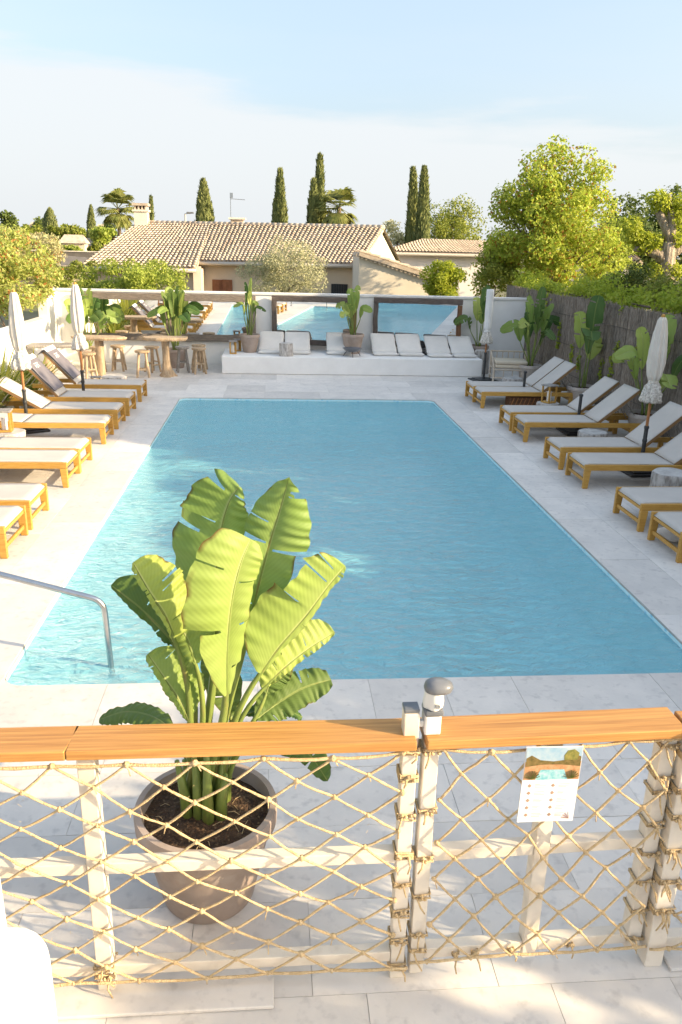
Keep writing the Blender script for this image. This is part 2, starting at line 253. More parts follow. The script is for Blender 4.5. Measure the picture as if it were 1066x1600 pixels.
tp = N(t, 'ShaderNodeMixShader'); tp.inputs[0].default_value = 0.42; L(tp0.outputs[0], tp.inputs[1]); L(df.outputs[0], tp.inputs[2])
mxs = N(t, 'ShaderNodeMixShader'); L(fr.outputs[0], mxs.inputs[0]); L(tp.outputs[0], mxs.inputs[1]); L(gl.outputs[0], mxs.inputs[2])
ou = [n for n in t.nodes if n.type == 'OUTPUT_MATERIAL'][0]; L(mxs.outputs[0], ou.inputs['Surface'])
M['water'] = m

# ------------------------------------------------------------------ mesh helpers
def link(o, parent=None):
    COL.objects.link(o)
    if parent: o.parent = parent
    return o
def tag(o, label=None, cat=None, group=None, kind=None):
    if label: o['label'] = label
    if cat: o['category'] = cat
    if group: o['group'] = group
    if kind: o['kind'] = kind
    return o
def thing(name, label, cat, loc=(0, 0, 0), rz=0, group=None):
    o = bpy.data.objects.new(name, None); o.empty_display_size = 0.1; link(o); o.location = loc; o.rotation_euler = (0, 0, rz)
    return tag(o, label, cat, group)
def fastmesh(name, V, F, mat, parent=None, smooth=False, uv=None):
    """V Nx3 floats, F Mxk ints, k the same for all"""
    V = np.asarray(V, dtype=np.float32); F = np.asarray(F, dtype=np.int32); k = F.shape[1]
    me = bpy.data.meshes.new(name); me.vertices.add(len(V)); me.vertices.foreach_set('co', V.ravel())
    me.loops.add(F.size); me.loops.foreach_set('vertex_index', F.ravel())
    me.polygons.add(len(F)); me.polygons.foreach_set('loop_start', np.arange(0, F.size, k, dtype=np.int32)); me.polygons.foreach_set('loop_total', np.full(len(F), k, dtype=np.int32))
    if smooth: me.polygons.foreach_set('use_smooth', np.ones(len(F), dtype=bool))
    if uv is not None:
        ul = me.uv_layers.new(name='UVMap'); ul.data.foreach_set('uv', np.asarray(uv, dtype=np.float32)[F.ravel()].ravel())
    me.update(calc_edges=True); me.validate(); me.materials.append(mat)
    return link(bpy.data.objects.new(name, me), parent)
class MB:
    def __init__(s): s.v = []; s.f = []
    def add(s, V, F):
        k = len(s.v); s.v += [tuple(p) for p in V]; s.f += [tuple(i+k for i in f) for f in F]
    def box(s, c, d, rot=None):
        c = Vector(c); P = []
        for x in (-.5, .5):
            for y in (-.5, .5):
                for z in (-.5, .5):
                    q = Vector((x*d[0], y*d[1], z*d[2]))
                    if rot: q = rot @ q
                    P.append(c+q)
        s.add(P, [(0, 1, 3, 2), (4, 6, 7, 5), (0, 4, 5, 1), (2, 3, 7, 6), (0, 2, 6, 4), (1, 5, 7, 3)]); return s
    def bb(s, x0, x1, y0, y1, z0, z1): return s.box(((x0+x1)/2, (y0+y1)/2, (z0+z1)/2), (x1-x0, y1-y0, z1-z0))
    def beam(s, a, b, wd, ht, up=(0, 0, 1)):
        a, b = Vector(a), Vector(b); d = b-a; x = d.normalized(); y = Vector(up).cross(x)
        y = y.normalized() if y.length > 1e-4 else Vector((0, 1, 0)); z = x.cross(y)
        rot = Matrix((x, y, z)).transposed(); return s.box((a+b)/2, (d.length, wd, ht), rot)
    def tube(s, pts, r, n=8, cap=True):
        pts = [Vector(p) for p in pts]; m = len(pts); rs = r if hasattr(r, '__len__') else [r]*m; V = []; F = []
        ref = None
        for i, p in enumerate(pts):
            t = (pts[min(i+1, m-1)] - pts[max(i-1, 0)]).normalized()
            if ref is None: ref = Vector((0, 0, 1)) if abs(t.z) < .9 else Vector((1, 0, 0))
            u = (ref - t*ref.dot(t)).normalized(); ref = u; v = t.cross(u)
            for k in range(n):
                a = 2*math.pi*k/n; V.append(p + (u*math.cos(a)+v*math.sin(a))*rs[i])
        for i in range(m-1):
            for k in range(n): F.append((i*n+k, i*n+(k+1) % n, (i+1)*n+(k+1) % n, (i+1)*n+k))
        if cap: F.append(tuple(range(n-1, -1, -1))); F.append(tuple((m-1)*n+k for k in range(n)))
        s.add(V, F); return s
    def lathe(s, prof, n=28, fn=None, c=(0, 0, 0)):
        V = []; F = []; m = len(prof)
        for i, (r, z) in enumerate(prof):
            for k in range(n):
                a = 2*math.pi*k/n; rr = r*(fn(a, z) if fn else 1); V.append((c[0]+rr*math.cos(a), c[1]+rr*math.sin(a), c[2]+z))
        for i in range(m-1):
            for k in range(n): F.append((i*n+k, i*n+(k+1) % n, (i+1)*n+(k+1) % n, (i+1)*n+k))
        if prof[0][0] > 0: F.append(tuple(range(n-1, -1, -1)))
        if prof[-1][0] > 0: F.append(tuple((m-1)*n+k for k in range(n)))
        s.add(V, F); return s
    def build(s, name, mat, parent=None, smooth=False, bevel=0, seg=2, auto=None):
        me = bpy.data.meshes.new(name); me.from_pydata(s.v, [], s.f); me.update(); me.materials.append(mat)
        if smooth:
            me.polygons.foreach_set('use_smooth', [True]*len(me.polygons))
            if auto: me.set_sharp_from_angle(angle=R(auto))
        o = link(bpy.data.objects.new(name, me), parent)
        if bevel:
            bm_ = o.modifiers.new('bevel', 'BEVEL'); bm_.width = bevel; bm_.segments = seg; bm_.limit_method = 'ANGLE'; bm_.angle_limit = R(40)
        return o
def copy_tree(o, parent=None):
    c = o.copy(); COL.objects.link(c)
    if parent: c.parent = parent
    for ch in list(o.children): copy_tree(ch, c)
    return c
def rough_up(o, amp, scale=5, seed=0):
    from mathutils import noise
    for v in o.data.vertices:
        n = noise.noise_vector(v.co*scale + Vector((seed*7.1, 0, 0))); v.co += n*amp
    return o

# ------------------------------------------------------------------ terrace and pool
PX0, PX1, PY0, PY1 = -1.83, 3.11, 4.74, 15.31
DX0, DX1, DY0, DY1 = -5.6, 6.55, -2.5, 20.2
WZ = -0.05
deck = MB()
for x0, x1, y0, y1 in ((DX0, PX0, DY0, DY1), (PX1, DX1, DY0, DY1), (PX0, PX1, DY0, PY0), (PX0, PX1, PY1, DY1)): deck.bb(x0, x1, y0, y1, -1.9, -0.006)
DECK = tag(deck.build('terrace', M['grout']), kind='structure', label='pale stone paved terrace round the swimming pool')
unit = MB().box((0, 0, 0), (1, 1, 1)); umesh = bpy.data.meshes.new('paving_slab'); umesh.from_pydata(unit.v, [], unit.f); umesh.materials.append(M['slab'])
bmx = bmesh.new(); bmx.from_mesh(umesh); bmesh.ops.recalc_face_normals(bmx, faces=bmx.faces); bmx.to_mesh(umesh); bmx.free()
rs = random.Random(3)
def slab(x0, x1, y0, y1):
    o = bpy.data.objects.new('paving_slab', umesh); link(o, DECK); gp = 0.0013
    z1 = rs.uniform(-0.0012, 0.0012)
    o.location = ((x0+x1)/2, (y0+y1)/2, (z1-0.03)/2); o.scale = (x1-x0-2*gp, y1-y0-2*gp, z1+0.03)
def strips(a0, a1, b0, b1, along, wd, lens):
    """strips of width wd across a, cut to random lengths along b"""
    k = max(1, round((a1-a0)/wd)); st = (a1-a0)/k
    for i in range(k):
        p = b0; first = True
        while p < b1-1e-4:
            l = rs.choice(lens)*(rs.uniform(.3, 1) if first else 1); first = False
            q = p+l
            if b1-q < 0.25: q = b1
            if along == 'y': slab(a0+i*st, a0+(i+1)*st, p, q)
            else: slab(p, q, a0+i*st, a0+(i+1)*st)
            p = q
strips(-4.45, PX0, PY0, PY1, 'y', 0.53, (0.8, 1.0, 1.2))
strips(PX1, 6.25, PY0, PY1, 'y', 0.53, (0.8, 1.0, 1.2))
strips(0.9, PY0, -3.2, 4.6, 'x', 0.48, (0.5, 0.75, 1.0))
strips(PY1, 19.88, -5.1, 6.25, 'x', 0.76, (0.8, 1.1, 1.3))
# basin with rounded corners
def rrect(x0, x1, y0, y1, r, z, n=6):
    P = []
    for cx, cy_, a0 in ((x1-r, y1-r, 0), (x0+r, y1-r, 90), (x0+r, y0+r, 180), (x1-r, y0+r, 270)):
        for i in range(n+1):
            a = R(a0+90*i/n); P.append((cx+r*math.cos(a), cy_+r*math.sin(a), z))
    return P
CR = 0.16
ba = MB(); n = 28
top = rrect(PX0+.006, PX1-.006, PY0+.006, PY1-.006, CR, -0.0175); bot = rrect(PX0+.006, PX1-.006, PY0+.006, PY1-.006, CR, -0.72)
ba.add(top+bot, [(i, (i+1) % n, n+(i+1) % n, n+i) for i in range(n)] + [tuple(range(n, 2*n))])
BASIN = tag(ba.build('pool_basin', M['mosaic']), kind='structure', label='pale blue mosaic swimming pool basin')
# stone fillets in the four rounded corners of the pool edge
for cx, cy_, sx, sy in ((PX0, PY0, 1, 1), (PX1, PY0, -1, 1), (PX0, PY1, 1, -1), (PX1, PY1, -1, -1)):
    q = MB(); P = [(cx, cy_)]; 
    for i in range(9):
        a = R(90*i/8); P.append((cx+sx*(CR-CR*math.cos(a)), cy_+sy*(CR-CR*math.sin(a))))
    kk = len(P); Vt = [(x, y, -0.001) for x, y in P]+[(x, y, -0.03) for x, y in P]
    q.add(Vt, [tuple(range(kk)), tuple(range(2*kk-1, kk-1, -1))]+[(i, (i+1) % kk, kk+(i+1) % kk, kk+i) for i in range(kk)])
    q.build('corner_slab', M['slab'], DECK)
# quarter-round steps in the near corner
for r_, z_ in ((2.1, -.44), (1.6, -0.28), (1.15, -0.13)):
    q = MB(); P = [(PX0+0.012, PY0+0.012)]+[(PX0+0.012+r_*1.15*math.cos(R(a)), PY0+0.012+r_*math.sin(R(a))) for a in range(0, 91, 6)]
    kk = len(P); q.add([(x, y, z_) for x, y in P]+[(x, y, -0.71) for x, y in P], [tuple(range(kk))]+[(i, kk+i, kk+(i+1) % kk, (i+1) % kk) for i in range(kk)])
    q.build('pool_step', M['steptile'], BASIN)
wm = MB(); P = rrect(PX0+.008, PX1-.008, PY0+.008, PY1-.008, CR, WZ); wm.add(P, [tuple(range(len(P)))])
tag(wm.build('water', M['water']), kind='structure', label='rippled light blue pool water')

# steel handrail over the steps
hr = thing('pool_handrail', 'bent stainless steel handrail dipping into the pool water', 'handrail', (-1.18, 5.06, 0))
def arc_pts(pts, r=0.09, n=6):
    pts = [Vector(p) for p in pts]; o_ = [pts[0]]
    for i in range(1, len(pts)-1):
        a = pts[i]+(pts[i-1]-pts[i]).normalized()*r; c = pts[i]+(pts[i+1]-pts[i]).normalized()*r
        for k in range(n+1):
            s_ = k/n; o_.append(a*(1-s_)**2 + pts[i]*2*s_*(1-s_) + c*s_**2)
    o_.append(pts[-1]); return o_
MB().tube(arc_pts([(0.02, 0, -0.13), (0, 0, 0.46), (-0.72, 0.0, 0.68), (-1.5, 0.0, 0.90), (-1.52, 0.0, 0.0)]), 0.021, 14).build('rail_tube', M['steel'], hr, True, auto=50)
MB().lathe([(0.05, 0), (0.05, 0.012), (0.03, 0.02)], 20, c=(-1.52, 0, 0.001)).build('floor_flange', M['steel'], hr)

# ------------------------------------------------------------------ walls and platform
WY = 19.9
fw_ = thing('garden_wall', 'long white rendered garden wall carrying the framed mirrors', 'wall', (0, WY, 0))
MB().bb(-5.35, 6.3, 0, 0.2, -0.9, 1.68).build('wall_body', M['plaster'], fw_)
MB().bb(-5.40, 6.33, -0.03, 0.23, 1.68, 1.735).build('coping', M['whitecap'], fw_, bevel=0.008)
sp_ = MB().bb(4.75, 4.83, -0.03, -0.002, 1.07, 1.16).build('socket_box', M['whiteplastic'], fw_, bevel=0.006)
sw_ = thing('side_wall', 'stepped white side wall behind the strap leaved plants', 'wall', (-5.35, WY, 0))
MB().bb(0, 0.2, -1.0, -0.001, -0.9, 1.66).build('wall_body', M['plaster'], sw_)
MB().bb(0, 0.2, -8.0, -1.0, -0.9, 1.10).build('lower_wall', M['plaster'], sw_)
MB().bb(-0.03, 0.23, -8.0, -1.002, 1.10, 1.15).build('coping', M['whitecap'], sw_, bevel=0.008)
pf = thing('seating_platform', 'low white plastered seating platform below the framed mirrors', 'platform', (0, 18.35, 0))
MB().bb(-1.22, 4.86, 0, WY-18.35-0.002, 0.002, 0.40).build('platform_body', M['plaster'], pf, bevel=0.02, seg=3)

# mirrors in driftwood frames, leaning a little forward
def mirror(x0, x1, z0, z1, label, tilt, fwd=0.16, mats=('drift', 'drift', 'drift', 'drift'), yaw=0):
    t_ = thing('framed_mirror', label, 'mirror', ((x0+x1)/2, WY-0.05-0.02-abs(math.sin(R(yaw)))*(x1-x0)/2, z0), 0, 'driftwood framed mirrors on the wall')
    t_.rotation_euler = (R(tilt), 0, R(yaw)); hw = (x1-x0)/2; H_ = z1-z0
    MB().bb(-hw+.08, hw-.08, -0.006, 0.0, .08, H_-.08).build('mirror_glass', M['mirror'], t_)
    for nm, a, b_, mt in (('top_beam', (-hw, -.02, H_-fwd/2), (hw, -.02, H_-fwd/2), mats[0]), ('bottom_beam', (-hw, -.02, fwd/2), (hw, -.02, fwd/2), mats[1]),
                          ('side_post', (-hw+fwd*.45, -.018, fwd), (-hw+fwd*.45, -.018, H_-fwd), mats[2]), ('side_post', (hw-fwd*.45, -.018, fwd), (hw-fwd*.45, -.018, H_-fwd), mats[3])):
        L_ = (Vector(b_)-Vector(a)).length; bm_ = bmesh.new(); bmesh.ops.create_cube(bm_, size=1)
        bmesh.ops.scale(bm_, vec=(L_, 0.075, fwd if 'beam' in nm else fwd*.9), verts=bm_.verts)
        bmesh.ops.subdivide_edges(bm_, edges=[e_ for e_ in bm_.edges if abs((e_.verts[0].co-e_.verts[1].co).x) > .1], cuts=int(L_*9)+1, use_grid_fill=True)
        me = bpy.data.meshes.new(nm); bm_.to_mesh(me); bm_.free(); me.materials.append(M[mt]); o_ = link(bpy.data.objects.new(nm, me), t_)
        rough_up(o_, 0.016, 3.0, random.random()*50)
        o_.location = (Vector(a)+Vector(b_))/2
        if nm == 'side_post': o_.rotation_euler = (0, R(90), 0)
        bv = o_.modifiers.new('bevel', 'BEVEL'); bv.width = 0.012; bv.segments = 2; bv.angle_limit = R(50)
    return t_
mirror(-4.74, -2.50, 0.56, 1.67, 'long grey driftwood framed mirror behind the root tables, nearest the corner', 0.8)
mirror(-2.46, -0.46, 0.56, 1.67, 'driftwood framed mirror behind the lone pair of stools', 0.8)
mirror(-0.08, 1.98, 0.52, 1.68, 'driftwood framed mirror above the single floor cushion', 0.8, 0.13, ('driftdark', 'driftdark', 'driftdark', 'driftbrown'), -6.5)
mirror(2.40, 4.56, 0.52, 1.69, 'driftwood framed mirror above the two cushion pairs', 1.2, 0.13, ('driftdark', 'driftdark', 'driftdark', 'driftbrown'), -9.0)

# reed screen on the right
FX = 6.32
rf = thing('reed_fence', 'dark brown reed screen fence behind the row of loungers', 'fence', (FX, 0, 0))
ys = np.arange(0.5, 21.9, 0.0125); V = []; F = []; zb = 0.0
for layer in range(2):
    for y in ys:
        yy = y+RNG.normal(0, .003)+layer*.006; x = -layer*0.012+RNG.normal(0, .004); r_ = RNG.uniform(.0045, .008); h = 1.93+RNG.normal(0, .022)+(.10*max(0, (13-y)/3) if y < 13 else 0)*0.4 + 0.02*math.sin(y*1.3)
        lean = RNG.normal(0, .006); k = len(V)
        for zz, dx in ((0.0, 0), (h, lean)):
            for q in range(4):
                a = q*math.pi/2+.4; V.append((x+r_*math.cos(a)+dx*.5, yy+r_*math.sin(a)+dx, zz))
        for q in range(4): F.append((k+q, k+(q+1) % 4, k+4+(q+1) % 4, k+4+q))
tag(fastmesh('reeds', V, F, M['reed'], rf), kind='stuff')
for z_ in (0.35, 0.95, 1.55):
    MB().tube([(-0.026, 0.5, z_), (-0.026, 21.9, z_)], 0.003, 5).build('binding_wire', M['black'], rf)
MB().bb(0.02, 0.05, 0.5, 21.9, 0.0, 1.75).build('backing_board', M['reed'], rf)

# ------------------------------------------------------------------ sun loungers
PIV, BL = 1.16, 0.80
def make_lounger():
    t_ = thing('sun_lounger', 'x', 'sun lounger')
    for s in (-1, 1):
        q = MB(); q.bb(0.0, 1.96, s*.31-.02, s*.31+.02, .235, .31); q.build('side_rail', M['teak'], t_, bevel=.006)
        q = MB(); q.add([(.0, s*.31-.0225, 0), (.065, s*.31-.0225, 0), (.085, s*.31-.0225, .2345), (.0, s*.31-.0225, .2345), (.0, s*.31+.0225, 0), (.065, s*.31+.0225, 0), (.085, s*.31+.0225, .2345), (.0, s*.31+.0225, .2345)],
                        [(0, 1, 2, 3), (7, 6, 5, 4), (0, 4, 5, 1), (1, 5, 6, 2), (2, 6, 7, 3), (3, 7, 4, 0)]); q.build('leg', M['teak'], t_, bevel=.006)
        q = MB(); q.bb(1.70, 1.77, s*.31-.0225, s*.31+.0225, 0, .2345); q.build('leg', M['teak'], t_, bevel=.006)
    MB().bb(.012, .042, -.2895, .2895, .235, .27).build('end_rail', M['teak'], t_, bevel=.005)
    MB().bb(.02, .045, -.2870, .2870, .075, .115).build('stretcher', M['teak'], t_, bevel=.005)
    MB().bb(1.72, 1.75, -.2870, .2870, .15, .20).build('stretcher', M['teak'], t_, bevel=.005)
    # sling seat: slightly sagging cloth wrapped over the foot end
    V = []; F = []; nx, ny = 24, 8
    for i in range(nx+1):
        u = i/nx
        for j in range(ny+1):
            v = j/ny*2-1; x = .012+u*(PIV-.012); z = .316-.010*math.sin(math.pi*u)*(1-v*v)
            if i == 0: z -= .035
            V.append((x, v*.288, z))
    for i in range(nx):
        for j in range(ny): k = i*(ny+1)+j; F.append((k, k+ny+1, k+ny+2, k+1))
    so_ = fastmesh('seat_sling', V, F, M['sling'], t_, True); sd = so_.modifiers.new('s', 'SOLIDIFY'); sd.thickness = .006
    # backrest with its own frame and cloth
    q = MB()
    for s in (-1, 1): q.bb(0.01, BL, s*.268-.016, s*.268+.016, -.05, -.002)
    q.bb(BL-.03, BL, -.252, .252, -.045, -.008); q.bb(.25, .28, -.252, .252, -.045, -.015)
    bk = q.build('backrest_frame', M['teakgrey'], t_, bevel=.004); bk.location = (PIV, 0, .315)
    V = []; F = []
    for i in range(13):
        u = i/12
        for j in range(ny+1):
            v = j/ny*2-1; V.append((.01+u*(BL-.005), v*.286, .003-.012*math.sin(math.pi*u)*(1-v*v)))
    for i in range(12):
        for j in range(ny): k = i*(ny+1)+j; F.append((k, k+ny+1, k+ny+2, k+1))
    bs = fastmesh('back_sling', V, F, M['sling'], bk, True); sd = bs.modifiers.new('s', 'SOLIDIFY'); sd.thickness = .006
    return t_
LOUNG = make_lounger()
def set_back(o, ang):
    for c in o.children:
        if c.name.startswith('backrest_frame'): c.rotation_euler = (0, -R(ang), 0); c.location.z = .315 if ang > 2 else .317
    if ang > 4:     # metal prop under the raised back
        a = R(ang)
        q = MB()
        for s in (-1, 1):
            pt = Vector((PIV+.55*math.cos(a)+.03*math.sin(a), s*.235, .315+.55*math.sin(a)-.045)); q.tube([pt, (PIV+.66+.1*math.sin(a), s*.275, .27)], .006, 6)
        q.tube([(PIV+.66+.1*math.sin(a), -.275, .27), (PIV+.66+.1*math.sin(a), .275, .27)], .006, 6)
        q.build('back_prop', M['steel'], o)
spots = [  # side, y centre, back angle, label
    (1, 15.44, 40, 'sun lounger beside the bamboo chair, farthest of the row along the reed fence'),
    (1, 14.80, 40, 'sun lounger over the chevron wood chest with a lantern at its side'),
    (1, 12.87, 40, 'sun lounger by the reed fence just behind the black umbrella stub'),
    (1, 12.08, 40, 'sun lounger by the reed fence with a low stump at its near side'),
    (1, 10.47, 41, 'raised sun lounger with the striped closed parasol at its near side'),
    (1, 9.57, 40, 'sun lounger over the black parasol base plate, beside a tall stump'),
    (1, 7.98, 40, 'sun lounger cut by the frame, cream pillow lying under its corner'),
    (1, 7.10, 40, 'frontmost sun lounger on the shaded side of the pool, cut by the frame'),
    (-1, 15.12, 47, 'sun lounger with a grey towel, farthest of the row by the root tables'),
    (-1, 13.83, 47, 'sun lounger with a sunlit towel, second from the root tables'),
    (-1, 12.80, 30, 'sun lounger with bare half raised back between the towel loungers and the lantern'),
    (-1, 11.80, 3, 'flat sunlit sun lounger just behind the stump with a lantern'),
    (-1, 10.27, 3, 'flat sunlit sun lounger just in front of the lantern stump, farther of the touching pair'),
    (-1, 9.60, 3, 'flat sunlit sun lounger, nearer of the touching pair before the lantern'),
    (-1, 8.11, 3, 'sunlit sun lounger end cut by the frame, second nearest on the sunny side'),
    (-1, 7.33, 3, 'nearest sunlit sun lounger, only its foot corner inside the frame')]
LG = {}
for i, (s, y, an, lab) in enumerate(spots):
    o_ = LOUNG if i == 0 else copy_tree(LOUNG)
    o_.location = (3.86, y, 0) if s > 0 else (-2.47, y, 0); o_.rotation_euler = (0, 0, 0 if s > 0 else math.pi)
    if s < 0: o_.rotation_euler.z += R(random.uniform(-.8, .8))
    else: o_.rotation_euler.z += R(random.uniform(-.6, .6))
    tag(o_, lab, 'sun lounger', 'teak sun loungers along the pool'); LG[i] = (o_, an)
for i in LG: set_back(*LG[i])

def towel(i, label):
    o_, an = LG[i]; a = R(an)
    t_ = thing('towel', label, 'towel', (0, 0, 0), 0, 'grey towels over the raised backrests')
    t_.matrix_world = Matrix.Translation(o_.location) @ Matrix.Rotation(o_.rotation_euler.z, 4, 'Z') @ Matrix.Translation((PIV, 0, .32)) @ Matrix.Rotation(-a, 4, 'Y')
    V = []; F = []; nu, nv = 22, 9; rr = random.Random(i)
    L0 = .10
    for k in range(nu+1):
        u = k/nu; s = L0+u*(BL-L0+.16)
        for j in range(nv+1):
            v = j/nv*2-1
            if s <= BL+.01: x, z = s, .020
            else: x, z = BL+.022, .020-(s-BL-.01)
            V.append((x+.004*math.sin(v*5), v*.30+.006*math.sin(s*9), z+.004*math.sin(s*17+v*4)))
    for k in range(nu):
        for j in range(nv): q = k*(nv+1)+j; F.append((q, q+nv+1, q+nv+2, q+1))
    b_ = fastmesh('cloth', V, F, M['towel'], t_, True); sd = b_.modifiers.new('s', 'SOLIDIFY'); sd.thickness = .010; sd.offset = 1
    MB().bb(BL-.055, BL+.03, -.30, .30, .030, .036).build('fringe_band', M['print_white'], t_)
    # the white monogram: three linked upright letters
    q = MB(); z0, z1 = .0315, .034
    def st(x0, y0, x1, y1, wd=.011): q.beam((x0, y0, z0+.001), (x1, y1, z0+.001), wd, .003)
    X = BL-.14
    st(X, -.115, X, .085); st(X, -.075, X-.085, -.075); st(X-.04, -.075, X-.04, -.02)
    st(X, -.005, X-.085, -.005); st(X-.04, -.005, X-.04, .045); st(X-.082, -.005, X-.082, .05)
    st(X-.02, .085, X-.075, .085); st(X-.04, .085, X-.085, .12); st(X-.03, .06, X-.07, .06)
    q.build('monogram', M['print_white'], t_)
towel(8, 'shaded grey lilac towel with white monogram on the farther raised lounger')
towel(9, 'sunlit grey lilac towel with white monogram on the nearer raised lounger')

# ------------------------------------------------------------------ closed parasols
def parasol(x, y, label, cv, h=2.07, low=.96, flat=False, base=True, sleeve='black'):
    t_ = thing('closed_parasol', label, 'parasol', (x, y, 0), random.uniform(0, 1), 'closed parasols among the loungers')
    if base:
        MB().bb(-.27, .27, -.27, .27, .002, .03).bb(-.2, .2, -.2, .2, .03, .05).build('base_plate', M['black'], t_, bevel=.006)
        MB().tube([(0, 0, .05), (0, 0, .62)], .027, 14).build('base_sleeve', M['black'], t_, True, auto=50)
    MB().tube([(0, 0, .1), (0, 0, h)], .020, 14).build('pole', M['polewood'], t_, True, auto=50)
    for z_ in (.60, .42): MB().lathe([(.029, z_), (.033, z_+.012), (.033, z_+.03), (.029, z_+.042)], 16).build('clamp_ring', M['black'], t_)
    fl = lambda a, z: 1+.16*math.sin(8*a+z*3)*(1 if not flat else .3)+.05*math.sin(17*a+z*7)
    H_ = h-low
    if flat: prof = [(.055, low+.26), (.075, low+.34), (.082, low+.7), (.080, h-.06), (.074, h), (.0, h+.004)]
    else: prof = [(.055, low+.25), (.085, low+.34), (.102, low+.50), (.098, low+.66), (.078, low+.88), (.052, h-.04), (.034, h), (.0, h+.005)]
    MB().lathe(prof, 56, fl).build('canopy', M[cv], t_, True)
    MB().lathe([(.060, low+.235), (.068, low+.25), (.060, low+.27)], 28).build('tie_strap', M[cv], t_, True)
    ruf = lambda a, z: 1+.20*math.sin(7*a+z*14)+.10*math.sin(15*a-z*20)
    c_ = MB().lathe([(.055, low+.245), (.085, low+.19), (.115, low+.09), (.125, low+.01), (.112, low-.02), (.06, low+.02), (.03, low+.15)], 64, ruf).build('ruffled_hem', M['lace'], t_, True)
    if not flat: MB().lathe([(.022, h-.01), (.026, h+.01), (.022, h+.035), (.0, h+.042)], 14).build('finial', M['teak'], t_, True)
    return t_
parasol(-3.83, 12.36, 'closed cream parasol standing before the strap leaved plants', 'canvas', 2.07, .96)
parasol(-3.41, 14.35, 'closed cream parasol nearest the root tables', 'canvas', 2.10, 1.02)
parasol(4.97, 10.04, 'closed striped parasol by the reed fence', 'canvas', 2.06, .98)
parasol(4.76, 17.80, 'closed white parasol beside the bamboo chair', 'canvaswhite', 2.02, .86, flat=True)
def stub(x, y, h, label):
    t_ = thing('parasol_base', label, 'parasol base', (x, y, 0), 0, 'empty parasol bases between loungers')
    MB().bb(-.27, .27, -.27, .27, .002, .03).bb(-.2, .2, -.2, .2, .03, .05).build('base_plate', M['black'], t_, bevel=.006)
    MB().tube([(0, 0, .05), (0, 0, h)], .026, 14).build('base_sleeve', M['black'], t_, True, auto=50)
    MB().lathe([(.026, h-.02), (.034, h-.015), (.034, h+.012), (.024, h+.02)], 16).build('collar', M['black'], t_)
stub(4.86, 15.10, .60, 'empty black parasol base by the farthest loungers'); stub(4.98, 12.46, .62, 'empty black parasol base between the middle loungers')

# ------------------------------------------------------------------ stump tables, lanterns
def stump(x, y, r_, h, label, z=0):
    t_ = thing('stump_table', label, 'side table', (x, y, z), random.uniform(0, 6), 'whitewashed tree stump side tables')
    ph = random.uniform(0, 6); fl = lambda a, zz: 1+.035*math.sin(3*a+ph)+.02*math.sin(7*a+ph*2)+.022*math.sin(23*a+3*math.sin(zz*14+a*2))
    MB().lathe([(r_*1.02, 0), (r_*1.04, .03), (r_, h*.3), (r_*.985, h*.55), (r_, h*.8), (r_*1.0, h-.012), (r_*.97, h)], 72, fl).build('bark', M['stump'], t_, True, auto=60)
    q = MB().lathe([(r_*.955, h-.004), (r_*.94, h+.004), (.0, h+.006)], 72, lambda a, zz: 1+.035*math.sin(3*a+ph)+.02*math.sin(7*a+ph*2)).build('sawn_top', M['stumptop'], t_)
for a in ((4.77, 11.32, .215, .27, 'low stump table before the middle lounger and the reed fence'),
          (4.80, 8.88, .225, .32, 'tall stump table at the near side of the lounger over the black base'),
          (5.02, 14.08, .205, .19, 'low stump table carrying a lantern by the far fence loungers'),
          (5.18, 16.95, .22, .20, 'stump table just before the bamboo chair'),
          (-3.72, 11.08, .24, .27, 'sunlit stump table carrying a lantern'),
          (-3.34, 16.75, .25, .17, 'flat stump table before the bar stools'),
          (-3.95, 13.28, .22, .22, 'stump table half hidden behind the half raised lounger')): stump(*a)
stump(0.25, 18.56, .155, .29, 'stump table standing on the white platform', .402)
stump(4.98, 18.95, .17, .55, 'tall stump behind the white parasol at the platform end')
def lantern(x, y, z, wd, h, label, rz=.3):
    t_ = thing('lantern', label, 'lantern', (x, y, z), rz, 'wooden candle lanterns'); k = wd/2-.015
    for sx in (-1, 1):
        for sy in (-1, 1): MB().bb(sx*k-.013, sx*k+.013, sy*k-.013, sy*k+.013, .025, h-.025).build('post', M['teak'], t_, bevel=.003)
    MB().bb(-wd/2, wd/2, -wd/2, wd/2, 0, .0245).build('base', M['teak'], t_, bevel=.004)
    MB().bb(-wd/2-.012, wd/2+.012, -wd/2-.012, wd/2+.012, h-.0245, h).build('top', M['greywood'], t_, bevel=.004)
    MB().lathe([(wd*.20, .026), (wd*.20, h*.62), (wd*.17, h*.64), (.0, h*.63)], 20).build('candle', M['candle'], t_, True, auto=40)
lantern(-3.74, 11.08, .278, .20, .30, 'wooden lantern on the sunlit stump before the flat lounger', .15)
lantern(5.02, 14.08, .198, .20, .33, 'wooden lantern on the low stump by the reed fence', .5)
lantern(-3.62, 16.35, 0, .17, .22, 'small dark lantern on the floor beside the flat stump', .1)
lantern(-0.98, 18.80, .402, .16, .30, 'wooden lantern at the front edge of the white platform', .1)
lantern(-0.90, 19.32, .402, .15, .28, 'wooden lantern nearer the wall on the white platform', .3)

